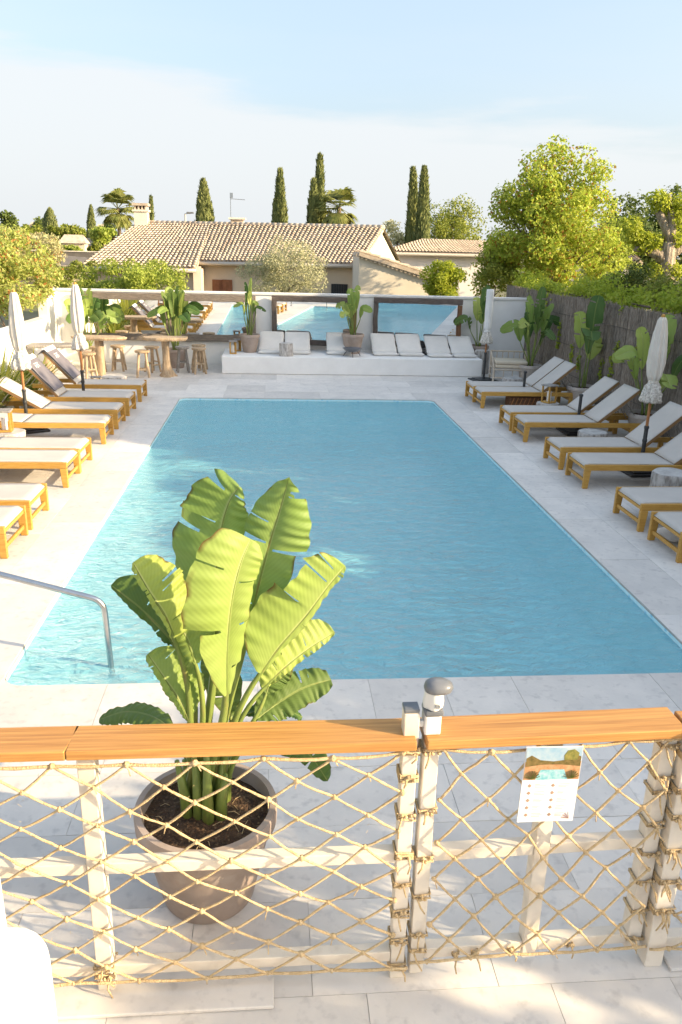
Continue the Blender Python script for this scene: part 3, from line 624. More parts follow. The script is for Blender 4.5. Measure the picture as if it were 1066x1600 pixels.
# ------------------------------------------------------------------ floor cushions, fire bowl
def floor_cushion(x0, x1, label, y=18.78, ang=31, L_=1.16, prop=False):
    t_ = thing('floor_cushion', label, 'cushion', ((x0+x1)/2, y, .402), R(random.uniform(-2, 2)), 'pale grey cushions on the platform'); wd = x1-x0
    # one long pad bent in an L: short seat, reclined back
    def pad(name, p0, p1, th, par):
        V = []; F = []; nu, nv = 12, 10; d = Vector(p1)-Vector(p0); nrm = Vector((0, -d.z, d.y)).normalized(); nrm = -nrm if nrm.z < 0 else nrm
        for side in (1, -1):
            for i in range(nu+1):
                for j in range(nv+1):
                    u, v = i/nu, j/nv*2-1; e = (1-abs(2*u-1)**6)*(1-abs(v)**6); hgt = th*.5*(.35+.65*max(e, 0)**.5)
                    p = Vector(p0)+d*u+nrm*(side*hgt+th*.5); V.append((v*wd/2+.004*math.sin(9*u+v), p.y, p.z))
        kk = (nu+1)*(nv+1)
        for s in (0, 1):
            for i in range(nu):
                for j in range(nv): q = s*kk+i*(nv+1)+j; F.append((q, q+nv+1, q+nv+2, q+1) if s else (q, q+1, q+nv+2, q+nv+1))
        for i in range(nu):
            for j in (0, nv): q = i*(nv+1)+j; F.append((q, q+nv+1, q+nv+1+kk, q+kk) if j == 0 else (q, q+kk, q+nv+1+kk, q+nv+1))
        for j in range(nv):
            for i in (0, nu): q = i*(nv+1)+j; F.append((q, q+kk, q+kk+1, q+1) if i == 0 else (q, q+1, q+kk+1, q+kk))
        o_ = fastmesh(name, V, F, M['cushion'], par, True); sb = o_.modifiers.new('b', 'SUBSURF'); sb.levels = 1; sb.render_levels = 1
        return o_
    a = R(ang); pad('seat_pad', (0, -.16, 0.0), (0, .16, 0.0), .085, t_); pad('back_pad', (0, .13, .03), (0, .13+L_*.62*math.cos(a), .03+L_*.62*math.sin(a)), .085, t_)
    if prop:     # slatted wooden prop seen in the gap
        q = MB()
        for k in range(6): q.bb(wd*.5-.02, wd*.5+.09, .12+.07*k*math.cos(a), .15+.07*k*math.cos(a), .02+.075*k*math.sin(a), .045+.075*k*math.sin(a))
        q.bb(wd*.5+.09, wd*.5+.11, .10, .13+.45*math.cos(a), 0.0, .03)
        q.build('slatted_prop', M['black'], t_)
cu = [(-.40, .20, 'cushion beside the taupe pot, first of the pair nearer the lanterns'), (.23, .84, 'cushion just behind the stump on the platform'),
      (1.22, 1.80, 'single cushion left alone between stump and fire bowl'),
      (2.32, 2.92, 'cushion of the middle pair next to the fire bowl'), (2.94, 3.54, 'cushion of the middle pair next to the dark gap'),
      (3.62, 4.20, 'cushion of the end pair beside the dark gap'), (4.22, 4.80, 'last cushion beside the white parasol')]
for x0, x1, lab in cu: floor_cushion(x0, x1, 'pale grey '+lab, 18.94 if x1 < 2 else (18.90 if x1 < 3.6 else 18.76), 31 if x1 < 3.6 else 29, prop=abs(x1-3.54) < .01)
fb = thing('fire_bowl', 'dark metal fire bowl on thin legs before the platform pot', 'fire bowl', (1.80, 18.62, .402))
MB().lathe([(.06, .10), (.16, .13), (.225, .185), (.235, .19), (.225, .195), (.15, .15), (0, .13)], 30).build('bowl', M['greyplastic'], fb, True)
for k in range(3):
    a = k*2.094+.5; MB().tube([(.12*math.cos(a), .12*math.sin(a), .125), (.19*math.cos(a), .19*math.sin(a), .06), (.23*math.cos(a), .23*math.sin(a), .0)], .008, 6).build('leg', M['black'], fb)

# ------------------------------------------------------------------ root tables and stools
def slab_top(q, rx, ry, z, th, seed):
    rr = random.Random(seed); ph = [rr.uniform(0, 6) for _ in range(5)]; n_ = 40; V = []
    for zz, k in ((z-th, .93), (z-th*.4, 1.0), (z, .985)):
        for i in range(n_):
            a = 2*math.pi*i/n_; c, s = math.cos(a), math.sin(a); e = 1/((abs(c)**3+abs(s)**3)**(1/3))
            f_ = k*e*(1+.05*math.sin(2*a+ph[0])+.05*math.sin(5*a+ph[1])+.03*math.sin(11*a+ph[2])); V.append((rx*c*f_, ry*s*f_, zz))
    F = [(l*n_+i, l*n_+(i+1) % n_, (l+1)*n_+(i+1) % n_, (l+1)*n_+i) for l in range(2) for i in range(n_)]+[tuple(range(n_-1, -1, -1)), tuple(range(2*n_, 3*n_))]
    q.add(V, F)
def root_table(x, y, h, rx, ry, label, rz=0, roots=True, top='lightwood'):
    t_ = thing('root_table', label, 'bar table', (x, y, 0), rz, 'high tables with tree trunk legs')
    q = MB(); slab_top(q, rx, ry, h, .065, x*10+y); q.build('table_top', M[top], t_)
    ph = random.uniform(0, 6); fl = (lambda a, z: 1+(.55*max(0, 1-z/.32)**2*max(0, math.sin(2.5*a+ph))+.12*math.sin(3*a+ph+z*4)+.05*math.sin(9*a+z*9))) if roots else (lambda a, z: 1+.05*math.sin(4*a+ph+z*2))
    prof = [(.15, 0), (.13, .06), (.10, .15), (.08, .28), (.072, .45), (.075, .6), (.085, h-.1), (.10, h-.066)] if roots else [(.10, 0), (.095, .3), (.09, h-.066)]
    MB().lathe(prof, 44, fl).build('trunk_leg', M['lightwood'], t_, True, auto=60)
    return t_
root_table(-2.40, 17.88, .86, .50, .26, 'high root table in front of the bushy plant, beside the lone grey stool', 0.05)
root_table(-3.78, 17.62, .88, .55, .26, 'high trunk table half hidden by the cream parasol', -.05, roots=False)
root_table(-4.78, 17.3, .74, .5, .28, 'low plank table by the stepped side wall', .2, roots=False, top='greywood')
def make_stool(name='stool', mt='lightwood'):
    t_ = thing(name, 'x', 'stool'); h = .58
    MB().lathe([(.12, h-.055), (.155, h-.045), (.165, h-.02), (.16, h), (.0, h+.002)], 32, lambda a, z: 1+.03*math.sin(3*a+1)).build('seat', M[mt], t_, True, auto=40)
    for k in range(4):
        a = k*math.pi/2+.785; MB().tube([(.10*math.cos(a), .10*math.sin(a), h-.05), (.135*math.cos(a), .135*math.sin(a), h*.5), (.18*math.cos(a), .18*math.sin(a), 0)], [.026, .028, .025], 10).build('leg', M[mt], t_, True, auto=60)
    for k in range(4):
        a, b_ = k*math.pi/2+.785, (k+1)*math.pi/2+.785; z_ = .17 if k % 2 else .23; r_ = .165
        MB().tube([(r_*math.cos(a), r_*math.sin(a), z_), (r_*math.cos(b_), r_*math.sin(b_), z_)], .015, 8).build('rung', M[mt], t_, True, auto=60)
    return t_
ST = make_stool(); SG = make_stool('stool', 'greywood')
def px_stool(px, py, Yg):      # bottom-centre pixel, depth
    p = at(px, py, Yg); return p.x
stools = [(-1.73, 18.35, 'pale stool standing alone with another, nearer the pool'), (-1.78, 18.95, 'pale stool tucked behind the lone front stool by the wall'),
          (-2.90, 17.75, 'pale stool nearest the root table with spreading legs'), (-2.80, 18.50, 'pale stool behind the root table stool, toward the mirror'),
          (-3.58, 18.62, 'pale stool with reddish seat between the two root tables'), (-3.95, 17.25, 'pale stool closest to the cream parasol pole'), (-3.98, 18.30, 'pale stool just beside the parasol trunk table')]
for i, (x, y, lab) in enumerate(stools):
    o_ = ST if i == 0 else copy_tree(ST); o_.location = (x, y, 0); o_.rotation_euler = (0, 0, .3+i*.7); tag(o_, lab, 'stool', 'round topped wooden stools')
SG.location = (-2.12, 18.55, 0); SG.rotation_euler = (0, 0, .2); tag(SG, 'weathered grey stool on the far side of the root table', 'stool', 'round topped wooden stools')

# ------------------------------------------------------------------ bamboo armchair, chest, pillow
bc = thing('bamboo_chair', 'low pale bamboo chair with two stacked cream cushions', 'armchair', (5.36, 17.75, 0), R(-8))
def bt(pts, r_=.018, nm='frame_pole'): return MB().tube(pts, r_, 8).build(nm, M['bamboo'], bc, True, auto=50)
for sx in (-.42, .36):
    bt([(sx, -.32, 0), (sx, -.32, .36)], .024, 'leg'); bt([(sx, .32, 0), (sx, .34, .66)], .024, 'leg')
bt([(-.42, -.32, .30), (.36, -.32, .30)]); bt([(-.42, -.32, .12), (.36, -.32, .12)]); bt([(-.42, .34, .64), (.36, .34, .64)]); bt([(-.42, .33, .42), (.36, .33, .42)])
bt([(-.42, -.32, .34), (-.42, .33, .62)]); bt([(.36, -.32, .34), (.36, .33, .62)]); bt([(-.42, -.32, .12), (-.42, .32, .12)])
bt([(-.42, -.32, .30), (-.42, .32, .30)]); bt([(.36, -.32, .30), (.36, .32, .30)])
for k in range(5): bt([(-.42+.13*(k+1), .335, .30), (-.42+.13*(k+1), .34, .64)], .010, 'spindle')
for k in range(4): bt([(.36, -.2+.13*k, .31), (.36, -.2+.13*k, .40+.055*k)], .010, 'spindle'); bt([(-.42, -.2+.13*k, .31), (-.42, -.2+.13*k, .40+.055*k)], .010, 'spindle')
for k in range(3): bt([(-.2+.2*k, -.32, .12), (-.2+.2*k, -.32, .30)], .010, 'spindle')
for z_ in (.325, .412):
    o_ = MB().bb(-.39, .33, -.31, .30, z_, z_+.085).build('cushion', M['creamcushion'], bc, True, bevel=.035, seg=4)
ch = thing('wooden_chest', 'brown wooden chest with slanting slats under a far lounger', 'chest', (4.80, 14.72, 0))
MB().bb(-.36, .36, -.15, .15, .002, .20).build('box', M['driftbrown'], ch, bevel=.006)
for k in range(9): MB().beam((-.34+.08*k, -.158, .015), (-.34+.08*k+.06, -.158, .19), .012, .030, up=(0, 1, 0)).build('slat', M['polewood'], ch)
pl = thing('pillow', 'cream pillow lying on the paving under the cut off lounger', 'pillow', (4.30, 7.42, 0), R(8))
V = []; F = []; nn = 12
for s in (1, -1):
    for i in range(nn+1):
        for j in range(nn+1):
            u, v = i/nn*2-1, j/nn*2-1; e = max(0, (1-abs(u)**3)*(1-abs(v)**3)); V.append((u*.34*(1-.06*(1-abs(v))), v*.17*(1-.08*(1-abs(u))), .065+s*.06*e**.5))
kk = (nn+1)**2
for s in (0, 1):
    for i in range(nn):
        for j in range(nn): q = s*kk+i*(nn+1)+j; F.append((q, q+nn+1, q+nn+2, q+1) if not s else (q, q+1, q+nn+2, q+nn+1))
fastmesh('cover', V, F, M['canvas'], pl, True)

# ------------------------------------------------------------------ banana-type plants
def spline(P, n):
    P = [Vector(p) for p in P]; P = [P[0]*2-P[1]]+P+[P[-1]*2-P[-2]]; out_ = []; m_ = len(P)-3
    for i in range(n+1):
        f_ = i/n*m_; k = min(int(f_), m_-1); t_ = f_-k; a, b_, c, d = P[k:k+4]
        out_.append(0.5*((2*b_)+(c-a)*t_+(2*a-5*b_+4*c-d)*t_*t_+(3*b_-a-3*c+d)*t_**3))
    return out_
def blade(parent, mid, wl, wr, hint, mat, fold=18, tears=3, droop=.25, seed=0, n=90, ruff=.010, tipw=.45, stem_from=None, stem_r=.014, curl=0.0, gap=14):
    """one leaf: blade either side of a midrib through the points mid, torn along a few side veins"""
    rr = random.Random(seed); C = spline(mid, n); hint = Vector(hint).normalized(); nv = 7
    segs = {}; fr_ = {}
    for side in (-1, 1):
        cuts = sorted(rr.uniform(.12, .92) for _ in range(tears)); segs[side] = cuts
        fr_[side] = [(rr.uniform(-gap, gap), rr.uniform(.75, 1.25), rr.uniform(.9, 1.06)) for _ in range(tears+1)]
    V = []; UV = []; F = []; idx = {}
    def seg_of(side, u): return sum(1 for c in segs[side] if u > c)
    L_ = sum((C[i+1]-C[i]).length for i in range(n))
    frames = []
    for i in range(n+1):
        u = i/n; t_ = (C[min(i+1, n)]-C[max(i-1, 0)]).normalized(); s_ = t_.cross(hint)
        s_ = s_.normalized() if s_.length > 1e-3 else Vector((1, 0, 0)); nn_ = s_.cross(t_).normalized(); frames.append((t_, s_, nn_))
    for side, W in ((-1, wl), (1, wr)):
        for i in range(n+1):
            u = i/n; t_, s_, nn_ = frames[i]
            if u < .4: f_ = 1-((.4-u)/.4)**2.2*.86
            else: f_ = max(0, 1-((u-.4)/.6)**(2.6))**tipw
            k = seg_of(side, u); da, dd, dw = fr_[side][k]; ww = W*max(f_, .015)*dw*(1+.03*math.sin(u*37+side))
            for j in range(nv+1):
                v = j/nv; ang = R(fold+da*v+curl*v)
                off = ww*v; x = off*math.cos(ang); z = off*math.sin(ang)-droop*dd*ww*v*v
                z += ruff*v*(math.sin(u*41+seed+2*math.sin(u*13+seed))*.5+math.sin(u*15+seed*3)+.5*math.sin(u*83+v*3))
                p = C[i]+s_*(side*x)+nn_*z+t_*(.13*ww*v)
                idx[(side, i, j)] = len(V); V.append(tuple(p)); UV.append((v, u*L_/.8))
        for i in range(n):
            ka, kb = seg_of(side, i/n), seg_of(side, (i+1)/n)
            for j in range(nv):
                if ka != kb and j >= 1+(ka*7+seed) % 3: continue
                q = (idx[(side, i, j)], idx[(side, i+1, j)], idx[(side, i+1, j+1)], idx[(side, i, j+1)]); F.append(q if side < 0 else q[::-1])
    o_ = fastmesh('leaf', V, F, mat, parent, True, UV)
    rib = list(C); rad = [max(.002, stem_r*.62*(1-.85*i/n)) for i in range(n+1)]
    if stem_from:
        a = Vector(stem_from); b_ = C[0]; d0 = (C[1]-C[0]).normalized(); Ls = (b_-a).length
        st = [a*(1-s)**3 + (a+Vector((0, 0, 1))*Ls*.4)*3*s*(1-s)**2 + (b_-d0*Ls*.33)*3*s*s*(1-s) + b_*s**3 for s in [k/12 for k in range(12)]]
        rib = st+rib; rad = [stem_r*(1.25-.55*k/12) for k in range(12)]+rad
    pts = [p-frames[min(max(i-(12 if stem_from else 0), 0), n)][2]*(rad[i]*.6) for i, p in enumerate(rib)]
    MB().tube(pts, rad, 8).build('midrib', M['stem'], o_, True)
    return o_
def plant_pot(parent, rt, rb, h, mat, rim=.07):
    MB().lathe([(rb*.96, 0), (rb, .012), (rt*.93, h-rim), (rt*.935, h-rim+.002), (rt*1.0, h-rim+.006), (rt*1.01, h-.012), (rt*.995, h), (rt*.91, h), (rt*.90, h-.02), (rt*.86, h-.075), (0, h-.08)], 56).build('pot', M[mat], parent, True, auto=35)
    V = []; F = []; nr, na = 9, 40
    for i in range(nr+1):
        for k in range(na):
            r_ = rt*.875*i/nr; a = 2*math.pi*k/na; V.append((r_*math.cos(a), r_*math.sin(a), h-.055+.035*(1-i/nr)+random.uniform(-.008, .008)))
    for i in range(nr):
        for k in range(na): F.append((i*na+k, i*na+(k+1) % na, (i+1)*na+(k+1) % na, (i+1)*na+k))
    fastmesh('soil', V, F, M['soil'], parent, True)

# the big plant in the foreground
PC = Vector((-0.305, 2.91, 0))
bp_ = thing('banana_plant', 'large sunlit banana plant in a taupe pot just behind the rope fence', 'potted plant', PC)
plant_pot(bp_, .308, .205, .475, 'pot', .085)
def A(zx, zy, Y): return at(140+.394*zx, 730+.394*zy, Y)-PC
def soil(dx, dy): return Vector((dx, dy, .42))
def big(pts, wl, wr, hint, mat='banana', st=(0, 0), sr=.016, **k):
    global _bs; _bs += 1
    blade(bp_, [A(*p) for p in pts], wl, wr, hint, M[mat], seed=_bs, stem_from=soil(*st), stem_r=sr, **k)
_bs = 10
big([(500, 640, 3.08), (500, 470, 3.10), (520, 270, 3.13), (550, 150, 3.13), (592, 78, 3.12)], .235, .10, (-.45, -1, .25), 'banana', (-.03, .05), .02, fold=24, tears=3, droop=.4, gap=20, tipw=.6)   # tall leaf, left back
big([(640, 600, 3.02), (668, 480, 3.04), (715, 300, 3.06), (752, 180, 3.06), (792, 40, 3.05)], .13, .150, (-.15, -1, .1), 'banana', (.03, .0), .018, fold=26, tears=6, droop=.2, gap=24, tipw=.85)      # tall leaf, right back
big([(545, 900, 2.84), (548, 700, 2.83), (566, 520, 2.83), (600, 380, 2.85), (640, 285, 2.89)], .20, .115, (.75, -1, .35), 'banana', (.0, -.04), .02, fold=26, tears=3, droop=.5, gap=14, tipw=.40, ruff=.006)   # front bright leaf
big([(345, 700, 2.95), (300, 590, 2.96), (235, 490, 2.97), (172, 378, 2.98)], .025, .165, (.7, -1, .25), 'banana', (-.07, .02), .015, fold=8, tears=4, droop=.1, gap=20)
big([(420, 780, 2.98), (390, 690, 3.0), (350, 610, 3.02), (330, 540, 3.04)], .06, .15, (.2, -1, .3), 'banana', (-.04, .03), .014, fold=10, tears=1, droop=.2)
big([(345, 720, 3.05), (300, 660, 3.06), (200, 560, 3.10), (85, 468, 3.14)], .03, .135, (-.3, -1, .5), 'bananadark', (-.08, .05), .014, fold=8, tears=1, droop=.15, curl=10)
big([(680, 820, 2.93), (750, 720, 2.95), (860, 590, 2.98), (950, 470, 3.0), (1015, 392, 3.02)], .215, .03, (.8, -1, .45), 'banana', (.07, .0), .016, fold=10, tears=3, droop=.15, gap=14, ruff=.005)
big([(690, 880, 3.0), (770, 800, 3.05), (870, 720, 3.12), (972, 655, 3.18)], .13, .03, (.3, -1, .6), 'banana', (.08, .04), .013, fold=12, tears=4, droop=.1, gap=26)
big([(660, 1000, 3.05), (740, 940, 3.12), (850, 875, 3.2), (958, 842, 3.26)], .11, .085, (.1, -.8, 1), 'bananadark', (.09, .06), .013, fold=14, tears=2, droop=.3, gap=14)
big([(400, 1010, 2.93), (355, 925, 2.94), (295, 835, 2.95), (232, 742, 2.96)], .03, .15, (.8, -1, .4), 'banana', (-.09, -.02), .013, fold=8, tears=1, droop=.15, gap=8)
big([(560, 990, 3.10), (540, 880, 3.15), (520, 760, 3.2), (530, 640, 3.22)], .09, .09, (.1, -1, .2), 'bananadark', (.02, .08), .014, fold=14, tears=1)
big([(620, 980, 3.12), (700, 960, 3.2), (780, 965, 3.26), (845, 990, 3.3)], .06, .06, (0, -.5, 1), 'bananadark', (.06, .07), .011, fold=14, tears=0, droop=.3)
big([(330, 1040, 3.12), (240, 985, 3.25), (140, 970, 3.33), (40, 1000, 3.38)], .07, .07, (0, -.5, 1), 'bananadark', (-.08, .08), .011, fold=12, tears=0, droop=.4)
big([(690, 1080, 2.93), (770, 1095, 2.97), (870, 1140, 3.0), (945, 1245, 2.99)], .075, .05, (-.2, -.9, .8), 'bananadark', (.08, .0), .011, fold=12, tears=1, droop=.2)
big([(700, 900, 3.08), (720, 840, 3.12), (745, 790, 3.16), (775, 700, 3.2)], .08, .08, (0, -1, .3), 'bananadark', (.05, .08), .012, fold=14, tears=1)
for k in range(9):     # leaf sheaths and cut stubs round the crown base
    a = k*.7; r_ = .05+.015*(k % 3); lean = Vector((math.cos(a), math.sin(a), 0))
    MB().tube([lean*r_+Vector((0, 0, .38)), lean*(r_*1.15)+Vector((0, 0, .55)), lean*(r_*1.5)+Vector((0, 0, .68+.05*(k % 4)))], [.030, .024, .010], 9).build('sheath', M['stem'], bp_, True)
for k in range(26):    # straw and dry roots on the soil
    a = random.uniform(0, 6.28); r_ = random.uniform(.06, .25); p = Vector((r_*math.cos(a), r_*math.sin(a), .425)); d = Vector((random.uniform(-1, 1), random.uniform(-1, 1), .12)).normalized()*random.uniform(.03, .08)
    MB().tube([p, p+d*.5+Vector((0, 0, .012)), p+d], .0013, 4).build('dry_root', M['rope'], bp_)

def random_banana(loc, label, rt, rb, ph, nl, hgt, wid, seed, pot='pot', mat='banana', spread=.5, mats=None, upright=.75, Lf=None, azr=None):
    rr = random.Random(seed); t_ = thing('potted_banana_plant', label, 'potted plant', loc, 0, 'potted banana plants round the terrace')
    plant_pot(t_, rt, rb, ph, pot)
    for i in range(nl):
        az = i*2.4+rr.uniform(-.4, .4)
        if azr: az = azr[0]+(azr[1]-azr[0])*((i*.618) % 1)
        k = i/max(1, nl-1); up = upright*(1-.55*k)+.12; lean = spread*(.25+.9*k)
        top_ = hgt*(1-.42*k)*rr.uniform(.9, 1.05); bl = (Lf or hgt*.5)*rr.uniform(.85, 1.1)
        d = Vector((math.cos(az), math.sin(az), 0)); b0 = Vector((0, 0, ph-.05))+d*rt*.18
        tipp = d*lean*hgt*.75+Vector((0, 0, ph+top_*.88)); start = b0.lerp(tipp, .42)+Vector((0, 0, top_*.10)); mid = start.lerp(tipp, .5)+Vector((0, 0, bl*.10))-d*.02
        if k > .55: tipp.z -= hgt*.16; tipp += d*hgt*.10
        hint = (d*-.55+Vector((0, -.55, .55))) if d.y < .3 else (d*-.4+Vector((0, -.8, .4)))
        blade(t_, [start, mid, tipp], wid*rr.uniform(.8, 1.1), wid*rr.uniform(.8, 1.1), hint, M[mats[i % len(mats)] if mats else mat], fold=20, tears=rr.choice([0, 1, 2, 3]), droop=.25, seed=seed*31+i, n=26, stem_from=b0, stem_r=.013, gap=12, ruff=.006)
    return t_
random_banana((-0.60, 19.15, .402), 'tall slim banana plant in a taupe pot beside the platform lanterns', .24, .155, .42, 6, 1.45, .06, 5, spread=.22, upright=.95, mats=['banana', 'bananadark'], Lf=.5)
random_banana((1.86, 19.2, .402), 'upright banana plant in a taupe pot between two framed mirrors', .27, .18, .46, 8, 1.30, .115, 11, spread=.40, upright=.9)
random_banana((4.98, 19.35, 0), 'banana plant in a dark pot behind the white parasol at the wall corner', .26, .19, .62, 5, 1.6, .14, 17, spread=.35, mats=['bananadark', 'banana'])
random_banana((5.72, 17.50, 0), 'bushy banana plant in a pale pot before the reed fence', .27, .19, .42, 12, 1.85, .13, 23, 'potpale', spread=.42, mats=['bananadark', 'banana'], upright=.95)
random_banana((5.84, 14.62, 0), 'sparse banana plant with one broad dark leaf before the reed fence', .29, .20, .42, 4, 2.0, .20, 29, 'potpale', spread=.30, mats=['bananadark', 'banana'], upright=1.0)
random_banana((5.86, 11.95, 0), 'banana plant with feathered leaves behind the striped parasol', .27, .19, .44, 8, 1.75, .16, 34, 'potpale', spread=.55, mats=['banana', 'banana', 'bananadark'])
random_banana((-2.36, 19.25, 0), 'bushy dark banana plant behind the root table', .27, .19, .44, 12, 1.75, .13, 41, spread=.36, mats=['bananadark', 'banana'], upright=.95)
random_banana((-4.35, 19.1, 0), 'broad leaved banana plant in the corner behind the cream parasol', .27, .19, .44, 9, 1.6, .18, 47, spread=.5, mats=['banana', 'bananadark'])

def strap_plant(x, y, n_, h, label, seed, mat='lf_grass', wd=.028, z=0):
    rr = np.random.default_rng(seed); t_ = thing('strap_leaf_plant', label, 'plant', (x, y, z), 0, 'strap leaved plants by the side wall'); V = []; F = []
    for i in range(n_):
        az = rr.uniform(0, 6.283); el = rr.uniform(.75, 1.5); L_ = h*rr.uniform(.6, 1.15); d = np.array([math.cos(az), math.sin(az), 0]); sd = np.array([-d[1], d[0], 0]); b0 = d*rr.uniform(0, .12)
        k = len(V); m_ = 7; ww = wd*rr.uniform(.6, 1.2); dr = rr.uniform(.1, .75)
        for q in range(m_+1):
            s = q/m_; p = b0+d*(L_*s*math.cos(el)+.0)+np.array([0, 0, L_*(s*math.sin(el)-dr*.55*s**2.6)])+d*(L_*dr*.35*s**2); wq = ww*(1-s**2.5)*(.6+.4*min(1, s*6))+.001
            V += [p-sd*wq, p+sd*wq]
        for q in range(m_): a = k+2*q; F.append((a, a+1, a+3, a+2))
    fastmesh('leaves', V, F, M[mat], t_, True)
    MB().lathe([(.05, -.02), (.07, .05), (.03, .2), (0, .22)], 10).build('crown_base', M['stem'], t_)
for i, (x, y, n_, h, lab) in enumerate([(-4.75, 12.9, 130, 1.25, 'arching strap leaved plant behind the nearest cream parasol'), (-4.85, 14.2, 120, 1.2, 'strap leaved plant between the two cream parasols'),
                                        (-4.7, 15.7, 90, 1.0, 'thin strap leaved plant beside the low plank table'), (-5.05, 11.4, 120, 1.45, 'tall strap leaved plant at the edge of the picture')]):
    strap_plant(x, y, n_, h, lab, 60+i, z=0)

# ------------------------------------------------------------------ rope fence and gate in front
FY = 2.43
fence = thing('rope_fence', 'cream steel fence with orange wooden handrail beside the gate', 'fence', (0, FY, 0))
def post(par, x, z0, z1, wd=.062, nm='post'): return MB().bb(x-wd/2, x+wd/2, -wd/2, wd/2, z0, z1).build(nm, M['creampaint'], par, bevel=.004)
post(fence, -.665, 0.0, 1.105); post(fence, .485, 0.0, 1.235, .056)
for x in (-1.8,): post(fence, x, 0, 1.105)
def hrail(par, x0, x1, z0, z1, wd=.05, nm='cross_rail', dz=0): 
    q = MB(); q.bb(x0, x1, -wd/2, wd/2, z0, z1); return q.build(nm, M['creampaint'], par, bevel=.004)
for a, b_ in ((-1.769, -.697), (-.633, .456)):
    hrail(fence, a, b_, .575, .625); hrail(fence, a, b_, .085, .135)
def handrail(par, x0, x1, y0, y1, z0, z1, sk=0):
    q = MB(); q.add([(x0, y0, z0), (x1, y0, z0), (x1+sk, y1, z0), (x0+sk, y1, z0), (x0, y0, z1), (x1, y0, z1), (x1+sk, y1, z1), (x0+sk, y1, z1)],
                    [(3, 2, 1, 0), (4, 5, 6, 7), (0, 1, 5, 4), (1, 2, 6, 5), (2, 3, 7, 6), (3, 0, 4, 7)])
    return q.build('handrail_board', M['rail'], par, bevel=.005, seg=3)
handrail(fence, -2.2, -.7215, -.070, .088, 1.107, 1.145, .02); handrail(fence, -.7195, .50, -.070, .088, 1.107, 1.145, .0)
MB().bb(.455, .512, -.028, .028, 1.236, 1.252).build('post_cap', M['greyplastic'], fence, bevel=.004)

gate = thing('pool_gate', 'cream steel pool gate with wooden top board, latch and rope net', 'gate', (0.555, FY, 0), R(1.8))
def gx(x): return x-.555
post(gate, gx(.563), .02, 1.135, .056); post(gate, gx(1.03), .06, 1.108, .06, 'middle_post'); post(gate, gx(1.478), .06, 1.108, .06, 'end_post')
for z0, z1 in ((.575, .625), (.09, .14)):
    hrail(gate, gx(.592), gx(.999), z0, z1); hrail(gate, gx(1.061), gx(1.447), z0, z1)
handrail(gate, gx(.535), gx(1.515), -.070, .088, 1.109, 1.147)
# magnetic latch: body, black collar, domed grey cap
MB().bb(gx(.53), gx(.59), -.035, .03, 1.148, 1.225).build('latch_body', M['whiteplastic'], gate, bevel=.006)
MB().bb(gx(.528), gx(.596), -.038, .032, 1.226, 1.248).build('latch_collar', M['greyplastic'], gate, bevel=.006)
lb = MB(); lb.lathe([(.034, 1.251), (.036, 1.27), (.031, 1.31), (.029, 1.318)], 20, lambda a, z: 1+.1*math.cos(4*a), c=(gx(.562), -.004, 0)); lb.build('latch_housing', M['whiteplastic'], gate, True, auto=50)
cap = MB(); cap.lathe([(.030, 1.313), (.038, 1.317), (.041, 1.330), (.037, 1.344), (.024, 1.354), (.0, 1.357)], 24, lambda a, z: 1+(.62*max(0, math.cos(a))**2 if z > 1.315 else 0), c=(gx(.565), -.004, 0)); cap.build('latch_cap', M['greyplastic'], gate, True, auto=60)
MB().lathe([(.009, 0), (.009, .006), (0, .007)], 12).build('key_lock', M['steel'], gate).matrix_local = Matrix.Translation((gx(.568), -.046, 1.275)) @ Matrix.Rotation(R(90), 4, 'X')
MB().bb(gx(.495), gx(.53), -.02, .0, 1.175, 1.2).build('latch_arm', M['whiteplastic'], gate, bevel=.003)
fence2 = thing('rope_fence', 'cream steel fence section at the picture edge beyond the gate', 'fence', (0, FY, 0))
post(fence2, 1.56, 0, 1.108, .075); post(fence2, 2.7, 0, 1.105)
hrail(fence2, 1.599, 2.668, .585, .635); hrail(fence2, 1.599, 2.668, .09, .14); handrail(fence2, 1.525, 3.0, -.070, .088, 1.11, 1.148)

